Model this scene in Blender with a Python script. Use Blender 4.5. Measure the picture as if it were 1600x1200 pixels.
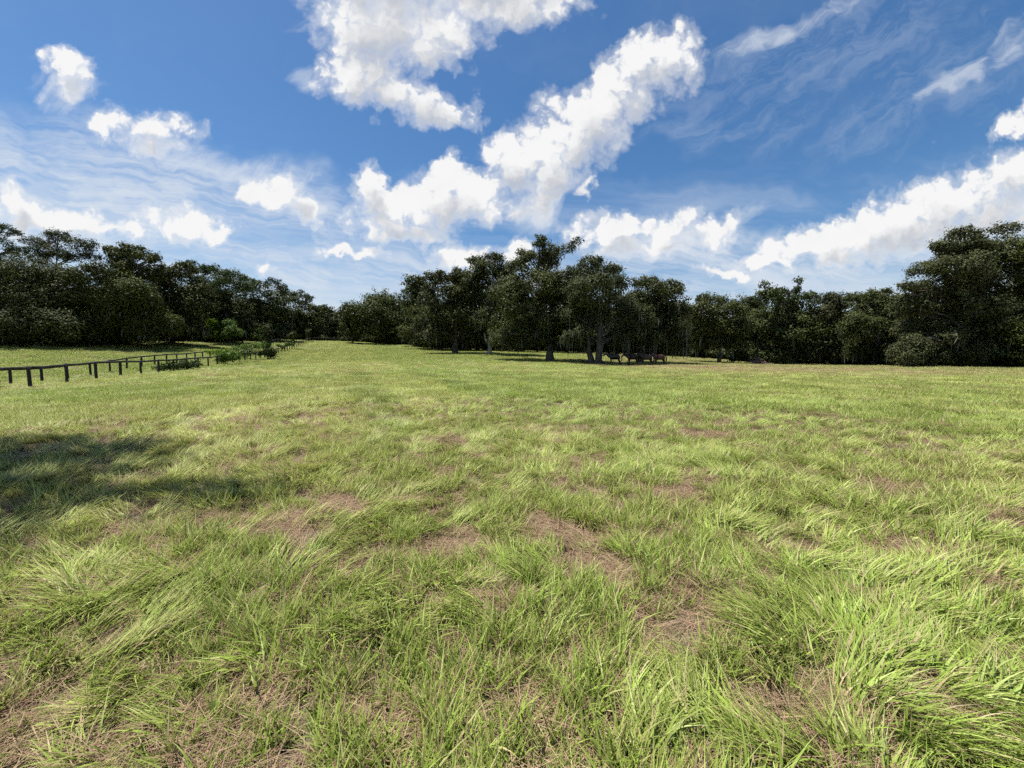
import bpy, bmesh, math
import numpy as np
from mathutils import Vector, Matrix

for _o in list(bpy.data.objects):
    bpy.data.objects.remove(_o, do_unlink=True)
SC = bpy.context.scene
COL = SC.collection
R = math.radians

# ------------------------------------------------------------------ camera
F_PX = 601.0                       # focal length in photograph pixels (1600 wide)
EYE = 1.6
PITCH = math.atan(48.0 / F_PX)     # looking slightly down
ROLL = R(0.5)
cam_d = bpy.data.cameras.new("camera")
cam = bpy.data.objects.new("camera", cam_d)
COL.objects.link(cam)
SC.camera = cam
cam_d.sensor_width = 36.0
cam_d.lens = F_PX / 1600.0 * 36.0
cam_d.clip_start = 0.05
cam_d.clip_end = 8000.0
CAM_R = Matrix.Rotation(R(90) - PITCH, 3, 'X') @ Matrix.Rotation(ROLL, 3, 'Z')
cam.matrix_world = Matrix.Translation((0, 0, EYE)) @ CAM_R.to_4x4()

def ray(px, py):
    d = CAM_R @ Vector(((px - 800) / F_PX, (600 - py) / F_PX, -1.0))
    return d

def at(px, py, Y):
    """world point that stands at depth Y along the pixel's line of sight"""
    d = ray(px, py)
    k = Y / d.y
    return np.array([d.x * k, Y, EYE + d.z * k])

# ------------------------------------------------------------------ sun, sky, exposure
SUN_EL = R(71.0)
SUN_H = R(12.0)                    # horizontal angle of the sun ahead of due left (-X)
sun_dir = Vector((-math.cos(SUN_H) * math.cos(SUN_EL), math.sin(SUN_H) * math.cos(SUN_EL), math.sin(SUN_EL)))
sun_d = bpy.data.lights.new("sun", 'SUN')
sun_d.energy = 5.0
sun_d.angle = R(0.53)
sun_d.color = (1.0, 0.955, 0.88)
sun = bpy.data.objects.new("sun", sun_d)
COL.objects.link(sun)
sun.rotation_euler = (-sun_dir).to_track_quat('-Z', 'Y').to_euler()
sun.location = (-30, 10, 60)

SC.view_settings.view_transform = 'Standard'
SC.view_settings.look = 'None'
SC.view_settings.exposure = 1.0
SC.view_settings.gamma = 1.0
SC.view_settings.use_curve_mapping = False
SC.render.engine = 'CYCLES'
SC.cycles.max_bounces = 4
SC.cycles.diffuse_bounces = 2
SC.cycles.glossy_bounces = 2
SC.cycles.transmission_bounces = 3
SC.cycles.use_adaptive_sampling = True
SC.cycles.adaptive_threshold = 0.02
SC.cycles.adaptive_min_samples = 12
SC.cycles.use_denoising = False
SC.cycles.caustics_reflective = False
SC.cycles.caustics_refractive = False

world = bpy.data.worlds.new("World")
SC.world = world
world.use_nodes = True
world.cycles.sampling_method = 'MANUAL'
world.cycles.sample_map_resolution = 256

class N:
    """small helper for building node trees"""
    def __init__(self, tree):
        self.t = tree
    def add(self, typ, **kw):
        n = self.t.nodes.new(typ)
        for k, v in kw.items():
            setattr(n, k, v)
        return n
    def put(self, sock, v):
        if hasattr(v, 'links'):
            self.t.links.new(v, sock)
        else:
            sock.default_value = v
    def m(self, op, a, b=None, c=None, clamp=False):
        n = self.add('ShaderNodeMath', operation=op, use_clamp=clamp)
        self.put(n.inputs[0], a)
        if b is not None: self.put(n.inputs[1], b)
        if c is not None: self.put(n.inputs[2], c)
        return n.outputs[0]
    def v(self, op, a, b=None, scale=None):
        n = self.add('ShaderNodeVectorMath', operation=op)
        self.put(n.inputs[0], a)
        if b is not None: self.put(n.inputs[1], b)
        if scale is not None: self.put(n.inputs['Scale'], scale)
        return n.outputs['Value'] if op in ('DOT_PRODUCT', 'LENGTH') else n.outputs[0]
    def xyz(self, x, y, z):
        n = self.add('ShaderNodeCombineXYZ')
        for i, q in enumerate((x, y, z)): self.put(n.inputs[i], q)
        return n.outputs[0]
    def sep(self, v):
        n = self.add('ShaderNodeSeparateXYZ'); self.put(n.inputs[0], v)
        return n.outputs
    def noise(self, vec, scale, detail=4, rough=0.55, lac=2.0, dist=0.0, dims='3D', color=False):
        n = self.add('ShaderNodeTexNoise', noise_dimensions=dims)
        self.put(n.inputs['Vector'], vec)
        for k, q in (('Scale', scale), ('Detail', detail), ('Roughness', rough), ('Lacunarity', lac), ('Distortion', dist)):
            self.put(n.inputs[k], q)
        return n.outputs['Color'] if color else n.outputs[0]
    def step(self, x, lo, hi):
        n = self.add('ShaderNodeMapRange', interpolation_type='SMOOTHSTEP')
        self.put(n.inputs['Value'], x); self.put(n.inputs['From Min'], lo); self.put(n.inputs['From Max'], hi)
        return n.outputs[0]
    def mix(self, f, a, b):
        n = self.add('ShaderNodeMix', data_type='RGBA')
        self.put(n.inputs[0], f)
        for s, q in ((n.inputs[6], a), (n.inputs[7], b)):
            if not hasattr(q, 'links') and len(q) == 3: q = (*q, 1)
            self.put(s, q)
        return n.outputs[2]

# clouds: heaps of vapour given as ellipses in direction space around the +Y axis
DENSE = [  # px, py, rx, ry, tilt (degrees, counter-clockwise)
    (585, 30, 82, 70, 0), (565, 115, 58, 52, 0), (640, 145, 66, 40, -25), (692, 183, 36, 24, -30), (670, 55, 70, 48, 0),
    (790, 5, 100, 34, 0), (600, -60, 110, 70, 0), (760, -70, 140, 60, 0),
    (1058, 85, 40, 38, 0), (995, 76, 36, 27, 20), (985, 135, 84, 46, 40), (905, 200, 80, 56, 35), (850, 262, 78, 52, 20),
    (785, 245, 40, 34, 0), (842, 318, 30, 26, 0),
    (715, 312, 84, 38, 0), (695, 285, 38, 26, 10), (620, 328, 66, 26, 0), (580, 300, 26, 36, 30), (600, 352, 50, 16, 0),
    (240, 203, 66, 32, 0), (175, 208, 26, 16, 0), (425, 300, 38, 26, 0), (470, 336, 34, 20, -25), (275, 350, 54, 27, 0),
    (22, 330, 48, 30, -25), (118, 352, 60, 26, -15),
    (735, 392, 46, 20, 0), (812, 388, 34, 14, 0), (950, 362, 56, 26, 0), (1040, 360, 52, 26, 15), (1120, 365, 40, 20, 35), (1000, 392, 80, 16, 0),
    (415, 418, 17, 13, 0), (1420, 372, 110, 26, 8), (1530, 345, 110, 36, 12), (1310, 388, 80, 16, 4),
    (1300, 372, 88, 30, 15), (1245, 388, 48, 15, 0), (1400, 345, 84, 38, 15), (1485, 312, 84, 46, 25), (1565, 290, 78, 40, 30), (1600, 330, 90, 44, 0),
    (1590, 182, 44, 19, 30), (1640, 170, 50, 22, 30), (92, 100, 34, 22, -25), (105, 135, 34, 26, -20), (1700, 275, 110, 55, 20), (-70, 330, 60, 34, 0),
    (915, 296, 18, 11, 55), (650, 365, 60, 14, 0), (1190, 405, 60, 10, 10), (1130, 430, 40, 9, 0), (560, 395, 50, 9, 5), (330, 345, 26, 14, 0), (190, 365, 30, 14, 0),
]
WISPY = [
    (95, 95, 40, 26, -25), (100, 130, 54, 38, -20), (95, 155, 40, 30, 0), (290, 258, 46, 16, 0), (1160, 345, 76, 17, 33), (1578, 62, 46, 30, 40), (1500, 118, 72, 17, 36),
    (1225, 42, 120, 20, 22), (480, 128, 26, 22, 0), (850, 335, 40, 40, 0), (360, 260, 160, 30, -12),
    (640, 20, 170, 60, 0),
]

def ellipse_uv(e):
    px, py, rx, ry, t = e
    d = ray(px, py); u, v = d.x / d.y, d.z / d.y
    return u, v, rx / F_PX, ry / F_PX, R(t)

g = bpy.data.node_groups.new("cloud_heaps", 'ShaderNodeTree')
g.interface.new_socket("P", in_out='INPUT', socket_type='NodeSocketVector')
g.interface.new_socket("Dense", in_out='OUTPUT', socket_type='NodeSocketFloat')
gn = N(g)
gi = gn.add('NodeGroupInput'); go = gn.add('NodeGroupOutput')
def heap_field(nn, P, ells, smooth):
    """smallest normalised squared distance to the ellipses, three of them per vector lane"""
    x, y, _ = nn.sep(P)[:3]
    U = nn.xyz(x, x, x); W_ = nn.xyz(y, y, y)
    def mad(p, q, r):
        k = nn.add('ShaderNodeVectorMath', operation='MULTIPLY_ADD')
        for i, t in enumerate((p, q, r)): nn.put(k.inputs[i], t)
        return k.outputs[0]
    ells = list(ells)
    while len(ells) % 3: ells.append(ells[-1])
    acc = None
    for i in range(0, len(ells), 3):
        co = []
        for e in ells[i:i + 3]:
            u, v, rx, ry, t = ellipse_uv(e); c, s = math.cos(t), math.sin(t)
            co.append((c / rx, s / rx, -(c * u + s * v) / rx, -s / ry, c / ry, -(-s * u + c * v) / ry))
        k = list(zip(*co))
        A = mad(U, k[0], mad(W_, k[1], k[2])); B = mad(U, k[3], mad(W_, k[4], k[5]))
        r = mad(A, A, nn.v('MULTIPLY', B, B))
        acc = r if acc is None else nn.v('MINIMUM', acc, r)
    l0, l1, l2 = nn.sep(acc)[:3]
    return nn.m('SMOOTH_MIN', nn.m('SMOOTH_MIN', l0, l1, smooth), l2, smooth)
gr2 = heap_field(gn, gi.outputs[0], DENSE, 0.5)
gn.put(go.inputs[0], gr2)

wn = N(world.node_tree)
world.node_tree.nodes.clear()
w_out = wn.add('ShaderNodeOutputWorld')
w_bg = wn.add('ShaderNodeBackground')
SKY_STRENGTH = 0.065
w_bg.inputs['Strength'].default_value = SKY_STRENGTH
wn.put(w_out.inputs['Surface'], w_bg.outputs[0])
w_sky = wn.add('ShaderNodeTexSky', sky_type='NISHITA')
w_sky.sun_disc = False
w_sky.sun_elevation = SUN_EL
w_sky.sun_rotation = math.atan2(sun_dir.x, sun_dir.y)
w_sky.altitude = 20.0
w_sky.air_density = 1.0
w_sky.dust_density = 0.6
w_sky.ozone_density = 2.2
tc = wn.add('ShaderNodeTexCoord')
DIR = tc.outputs['Generated']
dx, dy, dz = wn.sep(DIR)[:3]
dyc = wn.m('MAXIMUM', dy, 0.08)
u0 = wn.m('DIVIDE', dx, dyc); v0 = wn.m('DIVIDE', dz, dyc)
UV = wn.xyz(u0, v0, 1.0)
# turbulent edges: coarse and fine displacement of the lookup point
w1 = wn.v('SUBTRACT', wn.noise(UV, 5.0, 3, 0.6, color=True), (0.5, 0.5, 0.5))
w2 = wn.v('SUBTRACT', wn.noise(UV, 22.0, 3, 0.6, color=True), (0.5, 0.5, 0.5))
warp = wn.v('ADD', wn.v('MULTIPLY', w1, (0.20, 0.15, 0)), wn.v('MULTIPLY', w2, (0.075, 0.065, 0)))
P1 = wn.v('ADD', UV, warp)
def billow(P):
    v_ = wn.add('ShaderNodeTexVoronoi', voronoi_dimensions='2D', feature='SMOOTH_F1')
    wn.put(v_.inputs['Vector'], wn.v('ADD', P, wn.v('SCALE', w2, scale=0.05)))
    v_.inputs['Scale'].default_value = 15.0; v_.inputs['Detail'].default_value = 2.0; v_.inputs['Roughness'].default_value = 0.55
    v_.inputs['Lacunarity'].default_value = 2.3; v_.inputs['Smoothness'].default_value = 0.35
    return wn.m('ADD', wn.m('MULTIPLY', wn.noise(P, 8.0, 7, 0.60), 0.75), wn.m('MULTIPLY', wn.m('SUBTRACT', 0.55, v_.outputs['Distance']), 0.50))
bill = billow(UV)
def call(P):
    n = wn.add('ShaderNodeGroup'); n.node_tree = g; wn.put(n.inputs[0], P)
    return n.outputs[0]
r2a = call(P1)
DS = (-0.028, 0.060, 0)
P2 = wn.v('ADD', P1, DS)
r2b = call(P2)
billb = billow(wn.v('ADD', UV, (-0.014, 0.024, 0)))
def dens(r2, b):
    return wn.m('ADD', wn.m('SUBTRACT', 1.55, r2), wn.m('MULTIPLY', wn.m('SUBTRACT', b, 0.45), 2.4))
Da = dens(r2a, bill); Db = wn.m('ADD', wn.m('SUBTRACT', 1.5, r2b), wn.m('MULTIPLY', wn.m('SUBTRACT', billb, 0.45), 0.95))
# the sky outside the picture goes on with clouds of the same kind
inside = wn.m('MULTIPLY', wn.step(dy, 0.38, 0.50), wn.step(wn.m('MULTIPLY', wn.m('ABSOLUTE', u0), -1.0), -1.75, -1.5))
genp = wn.v('DIVIDE', DIR, wn.xyz(wn.m('ADD', wn.m('MAXIMUM', dz, 0.0), 0.25), wn.m('ADD', wn.m('MAXIMUM', dz, 0.0), 0.25), wn.m('ADD', wn.m('MAXIMUM', dz, 0.0), 0.25)))
geno = wn.m('MULTIPLY', wn.m('SUBTRACT', wn.noise(genp, 1.6, 5, 0.58), 0.60), 6.0)
def blend(a, b, f):
    return wn.m('ADD', wn.m('MULTIPLY', a, f), wn.m('MULTIPLY', b, wn.m('SUBTRACT', 1.0, f)))
Da = blend(Da, geno, inside)
soft = wn.step(wn.m('SUBTRACT', Db, Da), -0.35, 0.35)
alpha_d = wn.step(Da, wn.m('SUBTRACT', -0.12, wn.m('MULTIPLY', soft, 0.55)), wn.m('ADD', 0.70, wn.m('MULTIPLY', soft, 0.75)))
alpha_d = wn.m('MAXIMUM', alpha_d, wn.m('MULTIPLY', wn.step(Da, -0.75, 0.7), 0.5))
Db = blend(Db, wn.m('MULTIPLY', geno, 0.6), inside)
shade = wn.m('MULTIPLY', wn.step(Db, 0.35, 1.65), wn.step(Da, -0.1, 1.0))
fine_c = wn.noise(wn.v('ADD', UV, wn.v('SCALE', w2, scale=0.06)), 9.0, 3, 0.6)
shade = wn.m('ADD', shade, wn.m('MULTIPLY', wn.m('SUBTRACT', fine_c, 0.5), 0.35), clamp=True)
cl_col = wn.mix(shade, (7.15, 7.15, 7.15), (4.3, 4.5, 4.85))
# torn, thin vapour
r2w = heap_field(wn, wn.v('ADD', UV, wn.v('MULTIPLY', w1, (0.22, 0.14, 0))), WISPY, 0.6)
strk = wn.noise(wn.v('ADD', wn.xyz(wn.v('DOT_PRODUCT', UV, (3.2, 2.0, 0)), wn.v('DOT_PRODUCT', UV, (-6.5, 10.5, 0)), 1.0), wn.v('MULTIPLY', w1, (2.0, 2.0, 0))), 1.8, 6, 0.68)
alpha_w = wn.m('MULTIPLY', wn.step(wn.m('ADD', wn.m('SUBTRACT', 0.9, r2w), wn.m('MULTIPLY', wn.m('SUBTRACT', strk, 0.5), 2.6)), -0.2, 1.5), inside)
alpha_w = wn.m('MULTIPLY', alpha_w, 0.58)
# high veil, streaked, thickest low on the left of the view and towards the horizon
zc = wn.m('ADD', wn.m('MAXIMUM', dz, 0.0), 0.12)
VP = wn.v('DIVIDE', DIR, wn.xyz(zc, zc, zc))
vn1 = wn.noise(wn.v('MULTIPLY', wn.v('ADD', VP, wn.v('SCALE', w1, scale=0.5)), (0.28, 0.95, 0.2)), 1.5, 5, 0.6)
vn2 = wn.noise(VP, 0.33, 1, 0.5)
low = wn.step(dz, 0.52, 0.05)
veil = wn.m('MULTIPLY', wn.step(wn.m('ADD', vn1, wn.m('MULTIPLY', low, 0.17)), 0.47, 0.80), wn.m('ADD', 0.25, wn.m('MULTIPLY', low, 0.60)))
veil = wn.m('MULTIPLY', veil, wn.step(wn.m('ADD', vn2, wn.m('MULTIPLY', low, 0.15)), 0.36, 0.62))
zone = heap_field(wn, wn.v('ADD', UV, wn.v('MULTIPLY', w1, (0.5, 0.25, 0))), [(210, 330, 470, 120, -10), (560, 440, 300, 70, 0), (1180, 425, 420, 60, 0)], 0.5)
st2 = wn.noise(wn.v('ADD', wn.v('MULTIPLY', UV, (2.2, 13.0, 1.0)), wn.v('ADD', wn.v('MULTIPLY', w1, (0.9, 1.1, 0)), wn.v('SCALE', wn.xyz(0.0, u0, 0.0), scale=2.2))), 1.5, 6, 0.68)
veil2 = wn.m('MULTIPLY', wn.m('MULTIPLY', wn.step(zone, 1.5, 0.0), wn.step(st2, 0.22, 0.66)), 0.92)
zone3 = heap_field(wn, wn.v('ADD', UV, wn.v('MULTIPLY', w1, (0.4, 0.3, 0))), [(1290, 70, 300, 70, 22), (1480, 130, 240, 60, 30), (1120, 190, 160, 50, 10)], 0.5)
veil3 = wn.m('MULTIPLY', wn.m('MULTIPLY', wn.step(zone3, 1.4, 0.0), wn.step(strk, 0.34, 0.72)), 0.21)
veil = wn.m('MAXIMUM', veil, wn.m('MAXIMUM', veil2, veil3))
hor = wn.m('MULTIPLY', wn.step(dz, 0.22, 0.0), 0.40)
veil = wn.m('MAXIMUM', veil, hor)
hs = wn.add('ShaderNodeHueSaturation')
hs.inputs['Saturation'].default_value = 1.27
hs.inputs['Value'].default_value = 0.95
wn.put(hs.inputs['Color'], w_sky.outputs[0])
c0 = hs.outputs[0]
c1 = wn.mix(veil, c0, (5.3, 5.8, 6.5))
c2 = wn.mix(alpha_w, c1, (6.2, 6.5, 6.9))
c3 = wn.mix(alpha_d, c2, cl_col)
c4 = wn.mix(wn.step(dz, 0.0, -0.02), c3, (2.0, 2.2, 1.6))
wn.put(w_bg.inputs['Color'], c4)

# ------------------------------------------------------------------ helpers
def vnoise(x, y, seed=0):
    """value noise in 0..1, vectorised"""
    xi = np.floor(x).astype(np.int64); yi = np.floor(y).astype(np.int64)
    fx = x - xi; fy = y - yi
    fx = fx * fx * (3 - 2 * fx); fy = fy * fy * (3 - 2 * fy)
    def h(a, b):
        n = (a * 374761393 + b * 668265263 + seed * 974634777) & 0xFFFFFFFF
        n = ((n ^ (n >> 13)) * 1274126177) & 0xFFFFFFFF
        return ((n ^ (n >> 16)) & 0xFFFF) / 65535.0
    return (h(xi, yi) * (1 - fx) + h(xi + 1, yi) * fx) * (1 - fy) + (h(xi, yi + 1) * (1 - fx) + h(xi + 1, yi + 1) * fx) * fy

def fbm(x, y, seed=0, octv=4, gain=0.5):
    s = 0; a = 1.0; t = 0
    for i in range(octv):
        s = s + a * vnoise(x * 2 ** i + 17.3 * i, y * 2 ** i - 9.1 * i, seed + i * 31); t += a; a *= gain
    return s / t

def sstep(x, lo, hi):
    t = np.clip((x - lo) / (hi - lo), 0, 1)
    return t * t * (3 - 2 * t)

def mesh_np(name, V, faces, mat, smooth=False):
    """V (n,3); faces: list of (k,m) int arrays with m corners each"""
    me = bpy.data.meshes.new(name)
    V = np.asarray(V, dtype=np.float32)
    me.vertices.add(len(V)); me.vertices.foreach_set('co', V.ravel())
    loops = np.concatenate([f.ravel() for f in faces]).astype(np.int32)
    tot = np.concatenate([np.full(len(f), f.shape[1], dtype=np.int32) for f in faces])
    st = np.concatenate([[0], np.cumsum(tot)[:-1]]).astype(np.int32)
    me.loops.add(len(loops)); me.loops.foreach_set('vertex_index', loops)
    me.polygons.add(len(tot)); me.polygons.foreach_set('loop_start', st)
    me.update(calc_edges=True)
    if smooth:
        me.polygons.foreach_set('use_smooth', np.ones(len(tot), dtype=bool))
    if mat: me.materials.append(mat)
    return me

def obj(name, data, parent=None, loc=None):
    o = bpy.data.objects.new(name, data)
    COL.objects.link(o)
    if parent: o.parent = parent
    if loc is not None: o.location = loc
    return o

def tag(o, label=None, cat=None, group=None, kind=None):
    if label: o['label'] = label
    if cat: o['category'] = cat
    if group: o['group'] = group
    if kind: o['kind'] = kind
    return o

def mat_new(name):
    m = bpy.data.materials.new(name); m.use_nodes = True
    m.node_tree.nodes.clear()
    n = N(m.node_tree)
    out = n.add('ShaderNodeOutputMaterial')
    return m, n, out

def tube(P, rad, sides=7):
    """verts and quads of a tapering tube through the points P"""
    P = np.asarray(P, float); n = len(P)
    T = np.gradient(P, axis=0); T /= np.linalg.norm(T, axis=1)[:, None] + 1e-9
    ref = np.array([0.31, 0.17, 0.93]) if abs(T[0, 2]) < 0.9 else np.array([1.0, 0.1, 0.0])
    A = np.cross(T, ref); A /= np.linalg.norm(A, axis=1)[:, None] + 1e-9
    B = np.cross(T, A)
    th = np.linspace(0, 2 * np.pi, sides, endpoint=False)
    r = np.asarray(rad, float)[:, None, None]
    V = P[:, None, :] + r * (np.cos(th)[None, :, None] * A[:, None, :] + np.sin(th)[None, :, None] * B[:, None, :])
    i = np.arange(n - 1)[:, None] * sides; j = np.arange(sides)[None, :]; j2 = (j + 1) % sides
    Q = np.stack([i + j, i + j2, i + sides + j2, i + sides + j], -1).reshape(-1, 4)
    return V.reshape(-1, 3), Q

def join(parts):
    Vs, Fs, k = [], [], 0
    for V, Fq in parts:
        Vs.append(V); Fs.append(Fq + k); k += len(V)
    return np.concatenate(Vs), np.concatenate(Fs)

# ------------------------------------------------------------------ terrain
CTRL = [(0, 0, 0), (-4, 5, -0.03), (4, 5, 0.0), (0, 12, 0.02), (-12, 12, -0.15), (12, 12, 0.05), (-30, 5, -0.6), (30, 5, 0.1), (0, -15, 0),
        (-25, -15, -0.2), (25, -15, 0), (0, 28, 0.0), (25, 28, 0.1), (-14, 28, -0.1), (0, 45, 0.05), (-18, 50, 0.1)]
def ctl(px, py, Y):
    p = at(px, py, Y); CTRL.append((p[0], p[1], p[2]))
for q in ((45, 608, 22.7), (103, 600, 25.5), (188, 589, 31), (320, 575, 46.4), (418, 559, 73.8), (450, 548.5, 91.5), (470, 541, 107), (488, 534, 127),
          (220, 574, 45.3), (55, 600, 31.2), (0, 539, 70), (150, 534, 78), (300, 532, 100), (420, 530.5, 130), (530, 534, 150),
          (985, 571, 55), (860, 565, 62), (711, 552.5, 80), (764, 553.5, 77), (590, 537.5, 130), (1123, 567, 75), (1000, 556, 88), (900, 553, 95),
          (1250, 571, 74), (1360, 572.5, 66), (1450, 574, 54), (1600, 576, 49), (1250, 566, 95), (1450, 566, 90), (640, 541, 115), (760, 548, 105)):
    ctl(*q)
for q in ((-160, 60, 2.8), (-190, 150, 5.0), (-110, 210, 6.0), (0, 200, 4.5), (110, 180, 3.0), (160, 90, 1.5), (120, 30, 0.5), (-130, 0, 0.5), (0, -120, 0), (150, -80, 0), (-150, -90, 0)):
    CTRL.append(q)
CTRL = np.array(CTRL)
def _tps(r2):
    return 0.5 * r2 * np.log(r2 + 1e-6)
_n = len(CTRL)
_d2 = ((CTRL[:, None, :2] - CTRL[None, :, :2]) ** 2).sum(-1)
_K = np.zeros((_n + 3, _n + 3)); _K[:_n, :_n] = _tps(_d2) + np.eye(_n) * 1.5
_K[:_n, _n] = 1; _K[:_n, _n + 1:] = CTRL[:, :2]; _K[_n:, :_n] = _K[:_n, _n:].T
_W = np.linalg.solve(_K, np.concatenate([CTRL[:, 2], [0, 0, 0]]))
def height(x, y):
    x = np.atleast_1d(np.asarray(x, float)); y = np.atleast_1d(np.asarray(y, float))
    sh = x.shape; x = x.ravel(); y = y.ravel()
    r = np.hypot(x, y); k = np.minimum(1.0, 230.0 / np.maximum(r, 1e-6))
    x = x * k; y = y * k
    out = np.empty(len(x))
    for s in range(0, len(x), 20000):
        xs, ys = x[s:s + 20000], y[s:s + 20000]
        d2 = (xs[:, None] - CTRL[None, :, 0]) ** 2 + (ys[:, None] - CTRL[None, :, 1]) ** 2
        out[s:s + 20000] = _tps(d2) @ _W[:_n] + _W[_n] + _W[_n + 1] * xs + _W[_n + 2] * ys
    return out.reshape(sh)
_z0 = float(height(0, 0)[0])
_h_raw = height
def height(x, y):
    return _h_raw(x, y) - _z0
def ground_at(px, Y):
    """point of the ground at depth Y under picture column px"""
    X = (px - 800) / F_PX * Y
    for _ in range(3):
        z = float(height(X, Y)[0])
        # column shifts slightly with roll and pitch
        d = CAM_R.transposed() @ Vector((X, Y, z - EYE))
        X += (px - (800 + F_PX * d.x / -d.z)) / F_PX * Y
    return np.array([X, Y, float(height(X, Y)[0])])
def hit(px, py):
    """ground point seen at a pixel (near field)"""
    d = ray(px, py); k = EYE / -d.z
    for _ in range(4):
        z = float(height(d.x * k, d.y * k)[0]); k = (EYE - z) / -d.z
    return d.x * k, d.y * k

# fields that steer the sward ------------------------------------------------
DRY = []
for (px, py, rx, ry) in ((1010, 965, 85, 45), (930, 880, 40, 45), (860, 835, 95, 26), (690, 852, 100, 18), (560, 885, 60, 20), (590, 1135, 110, 50),
                         (330, 1080, 40, 18), (230, 1175, 80, 24), (1255, 865, 60, 22), (1370, 760, 40, 16), (1300, 1160, 150, 45), (1545, 915, 30, 26),
                         (1100, 682, 40, 11), (450, 830, 45, 14), (540, 795, 50, 14), (1060, 772, 45, 16), (1530, 1120, 70, 40), (820, 935, 40, 20),
                         (1400, 850, 40, 18), (700, 690, 40, 10), (780, 1060, 60, 25), (1130, 915, 40, 14), (430, 960, 50, 18)):
    x, y = hit(px, py); x1, y1 = hit(px + rx, py); xa, ya = hit(px, py - ry); xb, yb = hit(px, py + ry)
    DRY.append((x, (ya + yb) / 2, abs(x1 - x), abs(ya - yb) / 2))
def dryness(x, y):
    wx = x + (fbm(x * 2.2, y * 2.2, 5) - 0.5) * 0.9; wy = y + (fbm(x * 2.2, y * 2.2, 6) - 0.5) * 0.9
    d = np.zeros_like(x)
    for (cx, cy, rx, ry) in DRY:
        q = ((wx - cx) / (rx * 1.1)) ** 2 + ((wy - cy) / (ry * 1.1)) ** 2
        d = np.maximum(d, 1.0 - q)
    d = sstep(d, 0.0, 0.7)
    nz = fbm(x * 0.9, y * 0.9, 11, 4)
    d = np.maximum(d, sstep(nz, 0.68, 0.78) * 0.6 * (1 - 0.75 * sstep(y, 7, 13)))
    # mown, browner strip in front of the trees on the right
    far = sstep(y, 24, 40) * sstep(x, 8, 24) * sstep(fbm(x * 0.15, y * 0.4, 21), 0.22, 0.55)
    return np.maximum(d, far * 0.95)
def streak(x, y):
    c = x + 0.42 * y + (fbm(x * 0.3, y * 0.1, 35, 3) - 0.5) * 1.6
    w = np.sin(c * 2 * np.pi / 2.3) * 0.6 + np.sin(c * 2 * np.pi / 5.1 + 1.0) * 0.4
    return w * sstep(fbm(x * 0.2, y * 0.08, 36, 3), 0.30, 0.62) * sstep(y, 4, 9)
def lushness(x, y):
    a = fbm(x * 0.13 + 3, y * 0.2, 31, 4)
    c = x + 0.4 * y + (fbm(x * 0.12, y * 0.12, 33, 3) - 0.5) * 3.0      # mown strips running towards the far fence corner
    deep = sstep(c, 3.6, 5.2) * (1 - sstep(c, 11.5, 14.0)) * sstep(y, 6, 11)
    pale = sstep(c, -9.5, -7.5) * (1 - sstep(c, 3.2, 4.4)) * sstep(y, 6, 11)
    return a + 0.20 * deep - 0.13 * pale + 0.17 * streak(x, y)

# ------------------------------------------------------------------ ground
def spaced(lo, hi, n, k):
    t = np.linspace(-1, 1, n); s = np.sinh(t * k) / math.sinh(k)
    return np.where(s < 0, -s * lo, s * hi)
gx = spaced(-2500, 2500, 260, 7.5); gy = spaced(-2500, 3500, 260, 7.5)
GX, GY = np.meshgrid(gx, gy)
GZ = height(GX, GY)
near = np.hypot(GX, GY)
GZ = GZ + (fbm(GX * 1.3, GY * 1.3, 3) - 0.5) * 0.05 * (near < 60)
V = np.stack([GX, GY, GZ], -1).reshape(-1, 3)
nx, ny = len(gx), len(gy)
ii = np.arange(ny - 1)[:, None] * nx + np.arange(nx - 1)[None, :]
Q = np.stack([ii, ii + 1, ii + nx + 1, ii + nx], -1).reshape(-1, 4)
m_ground, n, out = mat_new("pasture_soil_and_thatch")
geo = n.add('ShaderNodeNewGeometry'); Pp = geo.outputs['Position']
big = n.noise(Pp, 0.35, 5, 0.6); fine = n.noise(Pp, 14.0, 6, 0.7); fib = n.noise(n.v('MULTIPLY', Pp, (90, 26, 60)), 1.0, 4, 0.6, dist=2.0)
col = n.mix(n.step(big, 0.35, 0.65), (0.105, 0.085, 0.048), (0.085, 0.105, 0.034))
col = n.mix(n.step(fine, 0.35, 0.7), col, (0.17, 0.125, 0.08))
col = n.mix(n.m('MULTIPLY', n.step(fib, 0.5, 0.75), 0.5), col, (0.26, 0.20, 0.13))
bs = n.add('ShaderNodeBsdfPrincipled'); n.put(bs.inputs['Base Color'], col); bs.inputs['Roughness'].default_value = 0.95
bp = n.add('ShaderNodeBump'); bp.inputs['Strength'].default_value = 0.8; bp.inputs['Distance'].default_value = 0.03
n.put(bp.inputs['Height'], n.m('ADD', fine, fib)); n.put(bs.inputs['Normal'], bp.outputs[0]); n.put(out.inputs[0], bs.outputs[0])
ground = obj("ground", mesh_np("ground", V, [Q], m_ground, True))
tag(ground, kind='structure', label='grassy pasture ground rising gently to the left and back')

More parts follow.
